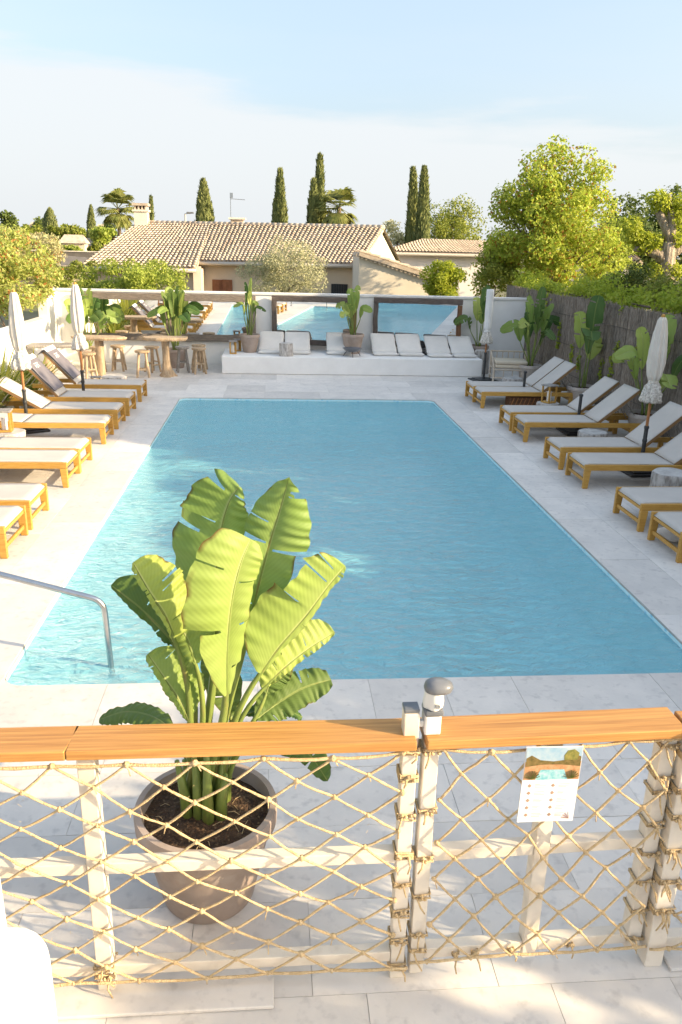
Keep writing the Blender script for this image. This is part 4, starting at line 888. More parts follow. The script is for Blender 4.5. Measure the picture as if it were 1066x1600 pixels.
# rope nets
def net(name, label, x0, x1, z0, z1, dw, dh, y, seed, par_loc=(0, FY, 0), sagz=.03, rz=0):
    rr = random.Random(seed); t_ = thing(name, label, 'rope net', par_loc, rz, 'knotted rope nets on the fence')
    nx = max(2, round((x1-x0)/dw)*2); nz_ = max(2, round((z1-z0)/dh)*2); K = {}
    for i in range(nx+1):
        for j in range(nz_+1):
            if (i+j) % 2: continue
            x = x0+(x1-x0)*i/nx; z = z0+(z1-z0)*j/nz_
            ex = .013 if 0 < i < nx else .004; ez = .013 if 0 < j < nz_ else .006
            z_ = z+rr.uniform(-1, 1)*ez-sagz*math.sin(math.pi*i/nx)*(j/nz_)*(1 if j < nz_ else .3)
            K[(i, j)] = Vector((x+rr.uniform(-1, 1)*ex, y+rr.uniform(-.01, .01), z_))
    def cord(P, r_=.0047, nm='cord'):
        pts = []
        for a, b_ in zip(P[:-1], P[1:]):
            L_ = (b_-a).length
            for s in (0, .25, .5, .75):
                p = a.lerp(b_, s); p.z -= .05*L_*math.sin(math.pi*s)*.5; pts.append(p+Vector((rr.uniform(-1, 1), rr.uniform(-1, 1), rr.uniform(-1, 1)))*.0012)
        pts.append(P[-1]); MB().tube(pts, [r_*rr.uniform(.85, 1.15) for _ in pts], 7).build(nm, M['rope'], t_, True)
    seen = set()
    for d in (1, -1):
        for (i, j) in list(K):
            if (i-1, j-d) in K: continue
            P = [K[(i, j)]]; a, b_ = i, j
            while (a+1, b_+d) in K: a, b_ = a+1, b_+d; P.append(K[(a, b_)])
            if len(P) > 1: cord(P)
    for j in (0, nz_):
        P = [K[(i, j)] for i in range(nx+1) if (i, j) in K]
        cord([P[0]+Vector((-dw*.4, 0, 0))]+P+[P[-1]+Vector((dw*.25, 0, 0))], .006, 'border_cord')
    kn = MB()
    for k, p in K.items():
        r_ = .0105*rr.uniform(.8, 1.25); kn.lathe([(0, -r_), (r_*.8, -r_*.6), (r_*1.05, 0), (r_*.8, r_*.6), (0, r_)], 8, lambda a, z: 1+.15*math.sin(3*a), c=p)
        if rr.random() < .25:
            d = Vector((rr.uniform(-1, 1), rr.uniform(-1, .2), rr.uniform(-1.5, .2))).normalized()*rr.uniform(.015, .04); kn.tube([p, p+d*.6, p+d+Vector((0, 0, -.008))], .0022, 5)
    tag(kn.build('knots', M['rope'], t_, True), kind='stuff')
    # frayed fibres along the cords
    fz = MB()
    ks = list(K.values())
    for _ in range(260):
        a = rr.choice(ks); c = min((q for q in ks if q is not a), key=lambda q: (q-a).length+rr.random()*.05)
        p = a.lerp(c, rr.random()); d = Vector((rr.uniform(-1, 1), rr.uniform(-1, 1), rr.uniform(-1, 1))).normalized()*rr.uniform(.008, .018); fz.tube([p, p+d], .0006, 3, False)
    tag(fz.build('frayed_fibres', M['rope'], t_), kind='stuff')
    return t_, K
net('rope_net', 'wide knotted rope net across the fence section before the banana plant', -1.75, .455, .085, 1.085, .25, .158, -.052, 3)
net('rope_net', 'knotted rope net on the pool gate behind the printed notice', gx(.60), gx(1.47), .11, 1.09, .172, .19, -.052, 4, (0.555, FY, 0), .02, R(1.8))
net('rope_net', 'strip of knotted rope net beyond the gate at the picture edge', 1.60, 2.6, .11, 1.09, .2, .17, -.058, 5)
def lashing(par, x, z, wd, dpt, seed, turns=3, tails=3):
    rr = random.Random(seed); q = MB(); hw, hd = wd/2+.006, dpt/2+.006
    for k in range(turns):
        zz = z+.009*(k-turns/2); s = rr.uniform(-.012, .012)
        q.tube([(x-hw, -hd, zz), (x+hw, -hd, zz+s), (x+hw, hd, zz+s), (x-hw, hd, zz), (x-hw, -hd, zz)], .0040, 6, False)
    for k in range(4): q.lathe([(0, -.009), (.009, 0), (0, .009)], 7, c=(x+rr.uniform(-.5, .5)*wd, -hd-.008, z+rr.uniform(-.012, .012)))
    for k in range(tails):
        p = Vector((x+rr.uniform(-.4, .4)*wd, -hd-.008, z)); d = Vector((rr.uniform(-.5, .5), -.3, -1)).normalized()*rr.uniform(.03, .09); q.tube([p, p+d*.5+Vector((rr.uniform(-.01, .01), -.008, 0)), p+d], [.004, .004, .003], 5)
    q.build('rope_lashing', M['rope'], par, True)
for k, z_ in enumerate((1.085, .97, .80, .62, .48, .34, .20, .07)): lashing(fence, .485, z_, .056, .056, 80+k, 3 + k % 2, 1)
for k, z_ in enumerate((1.085, .82, .60, .42, .23, .15)): lashing(gate, gx(.563), z_, .056, .056, 95+k, 2, 1)
for k, z_ in enumerate((1.06, .92, .85, .70, .56, .42, .27, .13)): lashing(gate, gx(1.478), z_, .06, .06, 110+k, 2, 2)
for k, z_ in enumerate((1.03, .88, .76, .60, .45, .30)): lashing(fence2, 1.56, z_, .075, .075, 125+k, 3, 5)
lashing(fence, -.665, .10, .062, .062, 140, 3, 2); lashing(fence, -.665, .14, .062, .062, 141, 2, 1)
for k, x in enumerate((.72, .80, .95, 1.2)): lashing(gate, gx(x), .115, .012, .06, 150+k, 2, 1)

# printed notice hanging on the gate: a photo above rows of small icons and lines of print
sg = thing('notice_board', 'white printed notice with pool picture hung on the gate net', 'notice', (1.0, FY-.075, .79), R(1.8)); sg.rotation_euler = (R(-3), R(2.0), R(2))
MB().bb(-.108, .108, -.002, .002, 0, .315).build('panel', M['print_white'], sg)
def flat(nm, c1, c2, sc, *boxes):
    q = MB()
    for k, (x0, x1, z0, z1) in enumerate(boxes): q.bb(x0, x1, -.0036-.0002*k, -.0022, z0, z1)
    q.build(nm, pm('print_'+nm, c1, c2, sc, .5), sg)
flat('print_sky', (.20, .36, .52), (.42, .50, .55), 14, (-.106, .106, .255, .313))
flat('print_terrace', (.36, .17, .07), (.52, .33, .18), 40, (-.106, .106, .18, .2548))
for nm, c1, c2, el in (('print_pool', (.14, .40, .48), (.40, .58, .60), [(-.062, .18), (.062, .18), (.045, .222), (-.045, .222)]),
                       ('print_hedge', (.10, .08, .02), (.22, .15, .05), [(-.104, .235), (-.04, .244), (.03, .243), (.104, .235), (.104, .275), (.075, .285), (.05, .262), (.0, .256), (-.05, .262), (-.085, .282), (-.104, .27)]),
                       ('print_tree', (.12, .14, .03), (.28, .24, .06), [(.04, .262), (.09, .262), (.095, .29), (.075, .305), (.05, .30), (.038, .28)])):
    q = MB(); kk = len(el); q.add([(x, -.0042-.0004*(nm == 'print_tree'), z) for x, z in el]+[(x, -.0022, z) for x, z in el], [tuple(range(kk))]+[(i, kk+i, kk+(i+1) % kk, (i+1) % kk) for i in range(kk)]); q.build(nm, pm(nm, c1, c2, 60, .5), sg)
for sx in (-1, 1):
    q = MB()
    for k in range(9):
        a = R(20+k*17.5); q.beam((sx*.075, -.0046, .184), (sx*.075+.032*math.cos(a), -.0046, .184+.035*math.sin(a)), .0006, .005, up=(0, -1, 0))
    q.build('print_palm', M['lf_palm'], sg)
q = MB()
for r_ in range(5):
    for c in (-.078, .012): q.box((c, -.0028, .155-.031*r_), (.011, .001, .011), Matrix.Rotation(R(45), 3, 'Y'))
tag(q.build('print_icons', pm('print_icon_ink', (.36, .24, .17), None, 5, .6), sg), kind='stuff')
q = MB()
for r_ in range(5):
    for c in (-.058, .032):
        for l in range(3): q.bb(c, c+random.uniform(.02, .045), -.0032, -.0022, .1595-.031*r_-.006*l, .1612-.031*r_-.006*l)
tag(q.build('print_lines', pm('print_line_ink', (.34, .33, .32), None, 5, .6), sg), kind='stuff')
q = MB()
for k in range(7):
    a = R(100+k*22); q.beam((.09, -.0030, .012), (.09+.03*math.cos(a), -.0030, .012+.03*abs(math.sin(a))), .0006, .0016, up=(0, -1, 0))
q.build('print_sprig', pm('print_sprig_ink', (.45, .25, .18), None, 5, .6), sg)

# rounded plaster parapet at the lower corner, near the camera
pp = thing('plaster_parapet', 'overexposed rounded white plaster parapet at the near corner', 'parapet', (-1.0, 1.5, 0))
def rounded(nm, x0, x1, y0, y1, z0, z1, r_):
    o_ = MB().bb(x0, x1, y0, y1, z0, z1).build(nm, M['plaster'], pp, True, bevel=r_, seg=6); return o_
rounded('parapet_step', -.35, .405, -.35, .235, -.02, 1.09, .10); rounded('parapet_upper', -.55, .300, -.30, .25, .9, 1.47, .10)
# stone plinth blocks under the fence
for i, (x0, x1, y0, y1) in enumerate(((-1.3, -.01, 2.29, 2.50), (1.62, 2.6, 2.36, 2.56))):
    tag(MB().bb(x0, x1, y0, y1, .004, .02).build('threshold_slab', M['slab'], DECK, bevel=.004), None)

# ------------------------------------------------------------------ ground and far terrain
GZ = -0.75
def hz(x, y):
    left = 1/(1+math.exp((x+16+max(0, (y-40))*.12)/6.0)); r_ = max(0, (y-42)/110); h = 6.0*left*min(1, r_)**1.2
    return GZ+h+ .35*math.sin(x*.05)*math.sin(y*.04)*min(1, max(0, y-45)/40)
xs = np.concatenate([np.linspace(-1500, -160, 8), np.linspace(-140, 140, 57), np.linspace(160, 1500, 8)]); ysg = np.concatenate([np.linspace(-1200, -60, 6), np.linspace(-40, 240, 57), np.linspace(280, 2500, 9)])
xs = np.unique(np.concatenate([xs, [DX0, DX1]])); ysg = np.unique(np.concatenate([ysg, [DY0, DY1]]))
V = [(x, y, hz(x, y)) for y in ysg for x in xs]; F = []
for j in range(len(ysg)-1):
    for i in range(len(xs)-1):
        if xs[i] >= DX0-1e-6 and xs[i+1] <= DX1+1e-6 and ysg[j] >= DY0-1e-6 and ysg[j+1] <= DY1+1e-6: continue
        k = j*len(xs)+i; F.append((k, k+1, k+1+len(xs), k+len(xs)))
tag(fastmesh('ground', V, F, M['ground'], None, True), kind='structure', label='dry ground sheet running out to the horizon')
# planting bed along the fence, raised to the deck level
bed = MB().bb(6.56, 9.0, -2, 24, GZ, -.05); tag(bed.build('planting_bed', M['gravel']), kind='structure')

# ------------------------------------------------------------------ foliage builders
def leaves_mesh(name, centers, radii, n_, size, mat, parent, seed=0, up=.35, flat=1.0, aspect=.5, shell=.45):
    """n_ leaf-sized faces spread through blobs (centers, radii)"""
    rr = np.random.default_rng(seed); C = np.array(centers, float); Rr = np.array(radii, float); Rr = Rr if Rr.ndim == 2 else np.repeat(Rr[:, None], 3, 1)
    pw = (Rr.prod(1))**(2/3); pw = pw/pw.sum(); ci = rr.choice(len(C), n_, p=pw)
    d = rr.normal(size=(n_, 3)); d /= np.linalg.norm(d, axis=1, keepdims=True); rad = rr.uniform(shell, 1, n_)**.6*(1+.12*rr.normal(size=n_))
    P = C[ci]+d*rad[:, None]*Rr[ci]
    nrm = d*.7+rr.normal(size=(n_, 3))*.75+np.array([0, 0, up]); nrm /= np.linalg.norm(nrm, axis=1, keepdims=True)
    a = rr.normal(size=(n_, 3)); a -= nrm*(a*nrm).sum(1, keepdims=True); a /= np.linalg.norm(a, axis=1, keepdims=True); b_ = np.cross(nrm, a)
    L_ = size*rr.uniform(.6, 1.35, n_)[:, None]; W = L_*aspect
    V = np.stack([P-a*L_*.5, P+b_*W*.5-a*L_*.05+nrm*L_*.08, P+a*L_*.5, P-b_*W*.5-a*L_*.05+nrm*L_*.08], 1).reshape(-1, 3)
    return fastmesh(name, V, np.arange(n_*4).reshape(-1, 4), M[mat], parent)
def limbs(parent, base, h, r_, seed, nb=7, mat='bark', spread=.5, first=.3, name='trunk'):
    rr = random.Random(seed); q = MB(); lean = Vector((rr.uniform(-.06, .06), rr.uniform(-.06, .06), 0)); P = [Vector(base)+Vector((0, 0, h*s))+lean*h*s*s for s in (0, .15, .35, .6, .85)]
    q.tube(P, [r_*1.25, r_, r_*.8, r_*.5, r_*.2], 12); tips = []
    for k in range(nb):
        s = first+(.85-first)*k/nb; st = Vector(base)+Vector((0, 0, h*s))+lean*h*s*s; az = k*2.4+rr.uniform(-.5, .5); L_ = h*spread*(1.05-s)*rr.uniform(.8, 1.15)
        d = Vector((math.cos(az), math.sin(az), .75)).normalized(); m1 = st+d*L_*.5+Vector((0, 0, .02*L_)); e_ = st+d*L_+Vector((0, 0, .18*L_)); q.tube([st, m1, e_], [r_*.38, r_*.25, r_*.07], 7); tips.append(e_)
        for z_ in range(2):
            d2 = (d+Vector((rr.uniform(-1, 1), rr.uniform(-1, 1), rr.uniform(-.1, .8)))*.7).normalized(); e2 = m1+d2*L_*.6; q.tube([m1, e2], [r_*.16, r_*.05], 5); tips.append(e2)
    q.build(name, M[mat], parent, True); return tips
def blobs(rr, c, R3, n_, r0, r1, keep=None):
    """n_ leaf clumps filling an ellipsoid round c"""
    cs, rs_ = [], []
    while len(cs) < n_:
        d = np.array([rr.gauss(0, 1) for _ in range(3)]); d /= np.linalg.norm(d); s = rr.random()**.4; p = np.array(c)+d*s*np.array(R3)
        if keep and not keep(p): continue
        cs.append(p); r_ = rr.uniform(r0, r1); rs_.append((r_, r_, r_*.8))
    return cs, rs_
def bush(label, px, py, Y, R3, n_, size, mat, seed, cat='shrub', nb=22, r0=.35, r1=.65, zbase=None, name='shrub', trunk=True, aspect=.45, group=None):
    c = at(px, py, Y); rr = random.Random(seed); zb = GZ if zbase is None else zbase
    t_ = thing(name, label, cat, (c.x, Y, zb), 0, group); cs, rs_ = blobs(rr, (0, 0, c.z-zb), R3, nb, r0*min(R3), r1*min(R3))
    leaves_mesh('crown', cs, rs_, n_, size, mat, t_, seed, aspect=aspect)
    if trunk: limbs(t_, (0, 0, 0), max(.4, c.z-zb+R3[2]*.3), .04*max(R3)+.02, seed, 6, spread=.35)
    return t_
# shrubs over the garden wall and the side wall
bush('tall flowering shrub with cream and orange tips over the side wall', 8, 425, 18.2, (.95, 1.3, .85), 12000, .085, 'lf_photinia', 101, nb=40, r0=.25, r1=.45, group='shrubs behind the walls')
bush('pale cream leaved shrub at the picture edge, behind the orange tipped one', 22, 392, 22.5, (1.05, 1.2, .72), 10000, .085, 'lf_cream', 102, nb=30, r0=.3, r1=.5, group='shrubs behind the walls')
bush('yellow green clipped shrub above the long mirror', 190, 447, 22.0, (1.35, 1.0, .52), 10000, .085, 'lf_hedge', 103, nb=34, r0=.35, r1=.6, group='shrubs behind the walls')
bush('low yellow green shrub next to the clipped one, by the house corner', 245, 440, 23.0, (.85, .8, .62), 5000, .085, 'lf_hedge', 104, nb=18, r0=.4, r1=.6, group='shrubs behind the walls')
bush('silvery grey olive bush standing before the tiled house', 447, 428, 24.5, (1.35, 1.0, .95), 14000, .075, 'lf_olive', 105, nb=40, r0=.25, r1=.42, aspect=.3, group='shrubs behind the walls')
bush('glowing yellow shrub between the lean-to and the big tree', 700, 438, 24.0, (.72, .7, .62), 7000, .09, 'lf_yellow', 106, nb=26, r0=.3, r1=.5, group='shrubs behind the walls')
bush('dark green shrub in the gap beside the house corner', 118, 432, 27.5, (.9, .8, .5), 3000, .10, 'lf_mid', 107, nb=14, group='shrubs behind the walls')
bush('dark glossy shrub below the pruned tree behind the fence', 985, 452, 19.5, (1.15, 1.0, .62), 7000, .085, 'lf_dark', 108, nb=26, r0=.3, r1=.5, zbase=-.05, group='shrubs behind the fence')
bush('light green shrub under the pruned tree at the picture edge', 1060, 462, 17.0, (.8, .9, .5), 4500, .075, 'lf_mid', 109, nb=18, zbase=-.05, group='shrubs behind the fence')
bush('yellow green shrub where the reed fence meets the garden wall', 770, 432, 24.5, (.7, .7, .6), 3500, .09, 'lf_mid', 110, nb=16, group='shrubs behind the walls')

# ivy along the top of the reed fence and hanging strands
iv = thing('fence_creeper', 'yellow green creeper spilling along the top of the reed fence', 'creeper', (FX+.2, 16, 1.9)); cs, rs_ = [], []; rr = random.Random(5)
for k in range(110):
    y = 9.0+13.0*k/109; amt = .5+.5*math.sin(y*2.1)*math.sin(y*.9+1)+.25*math.sin(y*5.3)
    if amt < .22: continue
    cs.append((rr.uniform(-.10, .5), y-16, rr.uniform(-.08, .12)+.3*amt*rr.random())); r_ = rr.uniform(.10, .20)+.14*amt; rs_.append((r_, r_, r_*.8))
    if rr.random() < .35: cs.append((-.07, y-16, -.15-rr.random()*.25)); rs_.append((.05, .14, .16))
leaves_mesh('foliage', cs, rs_, 12500, .07, 'lf_vine', iv, 9, aspect=.7)
MB().tube([(.1, -6.5, 0), (.12, 0, .06), (.1, 5.8, 0)], .02, 6).build('stem', M['bark'], iv)
VL = ['longest vine strand, drooping from the creeper near the bushy banana plant', 'vine strand halfway down the reeds beside the bushy banana plant', 'short low vine strand between the bushy and the sparse banana plants',
      'short vine strand touching the rim of the sparse plant pot', 'tiny vine tuft high on the reeds beyond the sparse banana plant', 'vine strand beside the drooping leaf of the sparse banana plant',
      'vine strand next to the tuft beside the sparse banana plant', 'leafy vine strand behind the striped parasol', 'short vine strand spilling over the reed top above the sparse plant']
for k, (px, py, Yv, L_) in enumerate(((856, 462, 16.9, .85), (876, 505, 16.4, .5), (895, 540, 16.0, .35), (905, 555, 15.6, .3), (965, 535, 14.3, .25), (942, 565, 14.6, .45), (957, 560, 14.4, .4), (1002, 520, 13.4, .75), (975, 455, 14.2, .35))):
    d = ray(px, py); p = Vector((0, 0, CAM_H))+d*((FX-.05)/d.x); t_ = thing('vine_strand', VL[k], 'vine', p, 0, 'vine strands hanging on the reeds')
    rr = random.Random(k); P = [Vector((-.01, rr.uniform(-.03, .03), -L_*s/6)) for s in range(7)]; MB().tube(P, .004, 5).build('stem', M['bark'], t_)
    leaves_mesh('leaves', [tuple(q) for q in P], [(.035, .07, .06)]*7, int(34+60*L_), .06, 'lf_vine', t_, k, aspect=.75, shell=.1)

# big yellowing tree
def crown_tree(name, label, base, h, R3, cz, n_, size, mat, seed, nb=60, r0=.3, r1=.55, tr=.16, keep=None, bark='bark', limbn=12, group=None, aspect=.6, cat='tree'):
    t_ = thing(name, label, cat, base, 0, group); rr = random.Random(seed); tips = limbs(t_, (0, 0, 0), h*.92, tr, seed, limbn, bark, .45, .22)
    cs, rs_ = blobs(rr, (0, 0, cz), R3, nb, r0, r1, keep)
    for e_ in tips: cs.append(tuple(e_)); rs_.append((r0, r0, r0*.8))
    leaves_mesh('crown', cs, rs_, n_, size, mat, t_, seed, aspect=aspect); return t_
bt_ = at(848, 470, 25.0); topz = at(850, 206, 25.0).z
Hh = topz-GZ
def cone_keep(p):        # rounded-conical outline, widest low down
    s = (p[2]-1.2)/(Hh-1.2)
    if s < 0 or s > .97: return False
    w_ = 2.25*math.sqrt(max(0, 1-(max(0, s-.30)/.69)**2.2))*(1 if s > .16 else .75+1.5*s); return math.hypot(p[0], p[1]) < w_*.9
crown_tree('deciduous_tree', 'large yellow green tree with orange tinged leaves behind the reed fence', (bt_.x, 25.0, GZ), Hh, (2.8, 2.5, Hh*.53), Hh*.54, 44000, .105, 'lf_big', 201, 190, .32, .6, .15, cone_keep, limbn=18)
# other trees
def tree_px(label, px, pyt, pyb, Y, wpx, n_, size, mat, seed, nb=30, name='broadleaf_tree', tr=.12, group='trees behind the houses'):
    tp_, bt2 = at(px, pyt, Y), at(px, pyb, Y); zb = hz(tp_.x, Y); h = tp_.z-zb; rx = wpx/F_PX*Y/2; rz_ = max(.5, (tp_.z-bt2.z)/2)
    return crown_tree(name, label, (tp_.x, Y, zb), h, (rx, rx, rz_), h-rz_*1.05, n_, size, mat, seed, nb, rx*.25, rx*.5, tr, None, group=group)
tree_px('feathery green tree behind the far house, touching the big tree', 712, 312, 385, 52, 85, 9000, .14, 'lf_mid', 210)
tree_px('sparse grey green tree beside the pair of cypresses', 622, 345, 385, 54, 50, 3000, .16, 'lf_olive', 211, 14)
tree_px('dark evergreen tree behind the pruned tree', 1000, 305, 430, 34, 110, 11000, .16, 'lf_dark', 212, 40)
tree_px('dark evergreen tree at the picture edge behind the pruned tree', 1070, 292, 430, 36, 110, 9000, .16, 'lf_dark', 213, 34)
tree_px('yellow green tree between the big tree and the evergreens', 960, 340, 430, 30, 80, 7000, .12, 'lf_hedge', 214, 28)

# heavily pruned tree
pb = at(1038, 470, 20.5); PT = thing('pruned_tree', 'hard pruned tree with thick pale trunk and fresh yellow shoots', 'tree', (pb.x, 20.5, -.05))
def T(px, py, dy=0): return at(px, py, 20.5+dy)-Vector((pb.x, 20.5, -.05))
q = MB(); q.tube([T(1035, 545), T(1036, 470), T(1040, 430), T(1043, 400), T(1046, 378)], [.33, .26, .22, .20, .17], 16)
q.tube([T(1042, 412), T(1030, 398), T(1012, 392), T(992, 388)], [.16, .14, .11, .07], 12); q.tube([T(1044, 402), T(1056, 392), T(1075, 380)], [.15, .13, .11], 12)
q.tube([T(1046, 380), T(1042, 360), T(1034, 342), T(1030, 330)], [.14, .11, .10, .09], 12); q.tube([T(1046, 380), T(1050, 355), T(1048, 325), T(1044, 303)], [.15, .11, .085, .05], 12)
rough_up(q.build('trunk', M['barkpale'], PT, True), .03, 3)
cs = [T(*p) for p in ((1000, 372), (1020, 378), (1008, 384), (990, 366), (1033, 320), (1028, 310), (1056, 330), (1060, 345), (1058, 375), (1062, 318), (1022, 424), (1046, 420), (1052, 425), (985, 350))]
leaves_mesh('shoots', cs, [(.28, .28, .22)]*len(cs), 5200, .085, 'lf_yellow', PT, 77, aspect=.6)

# cypresses
def cypress(px, pyt, pyb, Y, wpx, label, seed, n_=6500, lob=0):
    tp_, b0 = at(px, pyt, Y), at(px, pyb, Y); zb = hz(b0.x, Y); t_ = thing('cypress_tree', label, 'cypress', (b0.x, Y, zb), 0, 'slender cypresses on the skyline'); h = tp_.z-zb; rm = wpx/F_PX*Y/2
    rr = np.random.default_rng(seed); s = rr.uniform(0.02, 1, n_)**.9; az = rr.uniform(0, 6.283, n_)
    prof = np.minimum(1, (1-s)**.62*1.45)*(.55+.45*np.minimum(1, s*5)); r_ = rm*prof*(1+.13*np.sin(3*az+s*9+seed)+.10*np.sin(7*az-s*23))*rr.uniform(.72, 1.06, n_)
    P = np.stack([r_*np.cos(az)+tp_.x*0+(tp_.x-b0.x)*s, r_*np.sin(az), s*h], 1); d = np.stack([np.cos(az)*.35, np.sin(az)*.35, np.ones(n_)], 1)+rr.normal(size=(n_, 3))*.16; d /= np.linalg.norm(d, axis=1, keepdims=True)
    sd = np.cross(d, np.stack([np.cos(az), np.sin(az), np.zeros(n_)], 1)+rr.normal(size=(n_, 3))*.4); sd /= np.linalg.norm(sd, axis=1, keepdims=True); L_ = (h*.055*rr.uniform(.6, 1.3, n_))[:, None]; W = L_*.22
    V = np.stack([P-d*L_*.3, P+sd*W, P+d*L_*.7, P-sd*W], 1).reshape(-1, 3); fastmesh('crown', V, np.arange(n_*4).reshape(-1, 4), M['lf_cypress'], t_)
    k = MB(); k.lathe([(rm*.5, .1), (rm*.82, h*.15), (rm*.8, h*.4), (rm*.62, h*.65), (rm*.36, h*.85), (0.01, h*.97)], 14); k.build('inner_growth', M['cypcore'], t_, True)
    MB().tube([(0, 0, -.1), (0, 0, h*.3)], .12, 8).build('trunk', M['bark'], t_)
cypress(318, 284, 352, 62, 31, 'stout cypress just above the house ridge, beside the street lamp', 1)
cypress(329, 318, 352, 63, 14, 'small cypress leaning on the stout one above the ridge', 2, 2500)
cypress(438, 269, 355, 62, 21, 'cypress standing alone above the middle of the ridge', 3)
cypress(429, 315, 355, 63, 9, 'thin cypress leaf close beside the lone ridge cypress', 4, 2000)
cypress(500, 247, 355, 60, 18, 'tallest cypress, beside the ragged palm', 5)
cypress(490, 284, 355, 59, 21, 'shorter cypress in front of the tallest one', 6)
cypress(663, 266, 380, 48, 20, 'cypress with feathery twin tips, sunlit one of the close pair', 7, 8000)
cypress(646, 268, 380, 49, 17, 'shaded cypress of the close pair, with a curved tip', 8, 7000)
cypress(142, 322, 365, 95, 15, 'cypress on the hillside between palm and conifer', 9, 3500)
cypress(236, 309, 348, 70, 9, 'thin cypress just behind the chimney', 10, 2500)
cypress(78, 325, 372, 110, 26, 'ragged pointed conifer on the hillside', 11, 2500)

# fan palms
def palm(px, py, Y, rad, label, seed, nf=26, dead=14, th=.13):
    c = at(px, py, Y); zb = hz(c.x, Y); t_ = thing('fan_palm', label, 'palm', (c.x, Y, zb), 0, 'fan palms on the skyline'); rr = random.Random(seed); h = c.z-zb
    MB().tube([(0, 0, 0), (.05, 0, h*.5), (0, 0, h)], [th*1.3, th, th*1.1], 10).build('trunk', M['bark'], t_)
    for i in range(nf+dead):
        dd = i >= nf; az = rr.uniform(0, 6.283); el = rr.uniform(-1.15, 1.35) if not dd else rr.uniform(-1.45, -.8); d = Vector((math.cos(az)*math.cos(el), math.sin(az)*math.cos(el), math.sin(el))); Lp = rad*rr.uniform(.42, .6); p0 = Vector((0, 0, h)); p1 = p0+d*Lp
        sd = d.cross(Vector((0, 0, 1))).normalized(); up = sd.cross(d); V = []; F = []
        q = MB(); q.tube([p0, p1], .018, 5)
        for k in range(15):
            a = R(-80+160*k/14); dirr = (d*math.cos(a)+sd*math.sin(a)).normalized(); L_ = rad*.55*rr.uniform(.85, 1.1); n2 = up; wv = sd*math.cos(a)-d*math.sin(a); e_ = p1+dirr*L_-Vector((0, 0, L_*.28*(1 if not dd else .6))); m_ = p1+dirr*L_*.6
            q.add([p1, m_+wv*.05*rad, e_, m_-wv*.05*rad], [(0, 1, 2, 3)])
        q.build('frond', M['lf_palmdead' if dd else 'lf_palm'], t_)
palm(184, 326, 62, 1.55, 'fan palm with hanging fronds on the skyline near the chimney', 31, 38, 0)
palm(530, 324, 58, 1.6, 'ragged fan palm beside the tallest cypress', 32, 34, 6)

# ------------------------------------------------------------------ houses
def wallbox(par, x0, x1, y0, y1, z0, z1, mat, nm='wall'): return MB().bb(x0, x1, y0, y1, z0, z1).build(nm, M[mat], par)
def tile_roof(par, E0, E1, R0, R1, cols, rows, nm='roof_tiles', seed=0, rad=None):
    """barrel tiles laid from the eave line E0-E1 up to the ridge R0-R1; every tile is real geometry"""
    rr = random.Random(seed); E0, E1, R0, R1 = map(Vector, (E0, E1, R0, R1)); nrm = (E1-E0).cross(R0-E0).normalized(); nrm = -nrm if nrm.z < 0 else nrm
    V = []; F = []; seg_ = 5
    base = MB(); base.add([E0-nrm*.02, E1-nrm*.02, R1-nrm*.02, R0-nrm*.02, E0-nrm*.14, E1-nrm*.14, R1-nrm*.14, R0-nrm*.14], [(0, 1, 2, 3), (7, 6, 5, 4), (0, 4, 5, 1), (1, 5, 6, 2), (2, 6, 7, 3), (3, 7, 4, 0)]); base.build('roof_deck', M['rooftile'], par)
    for c in range(cols):
        for r_ in range(rows):
            u = (c+.5)/cols; a = E0.lerp(E1, u); b_ = R0.lerp(R1, u); ax = b_-a; p0 = a+ax*(r_/rows)-ax*(.12/rows); p1 = a+ax*((r_+1)/rows)
            wd = (E0.lerp(R0, r_/rows)-E1.lerp(R1, r_/rows)).length/cols; rd = (rad or wd*.36)*rr.uniform(.94, 1.06); sd = ax.cross(nrm).normalized(); jx = sd*rr.uniform(-.01, .01); k = len(V)
            for p, rad_, lift in ((p0, rd*1.06, .030), (p1, rd*.86, .0)):
                for s in range(seg_+1):
                    t2 = math.pi*s/seg_; V.append(p+jx+sd*(rad_*math.cos(t2))+nrm*(rad_*.85*math.sin(t2)+lift))
            for s in range(seg_): F.append((k+s, k+s+1, k+seg_+2+s, k+seg_+1+s))
    o_ = fastmesh(nm, [tuple(v) for v in V], F, M['rooftile'], par, True); tag(o_, kind='stuff'); return o_
hs = thing('tiled_house', 'long low cream house with weathered canal tile roof', 'house', (0, 0, 0))
RL, RR_ = at(214, 348, 37.5), at(600, 356, 34.2); zr = (RL.z+RR_.z)/2; RL.z = RR_.z = zr
EL = at(127, 414, 33.6); EM = at(306, 419, 32.4); ER = at(563, 412, 31.6)
rd_ = (RR_-RL); 
E2 = at(306, 407, 33.3)
RM = RL.lerp(RR_, .315)
tile_roof(hs, EL, EM, RL, RM, 24, 20, seed=1)
tile_roof(hs, E2, ER, RM, RR_, 40, 19, seed=2)
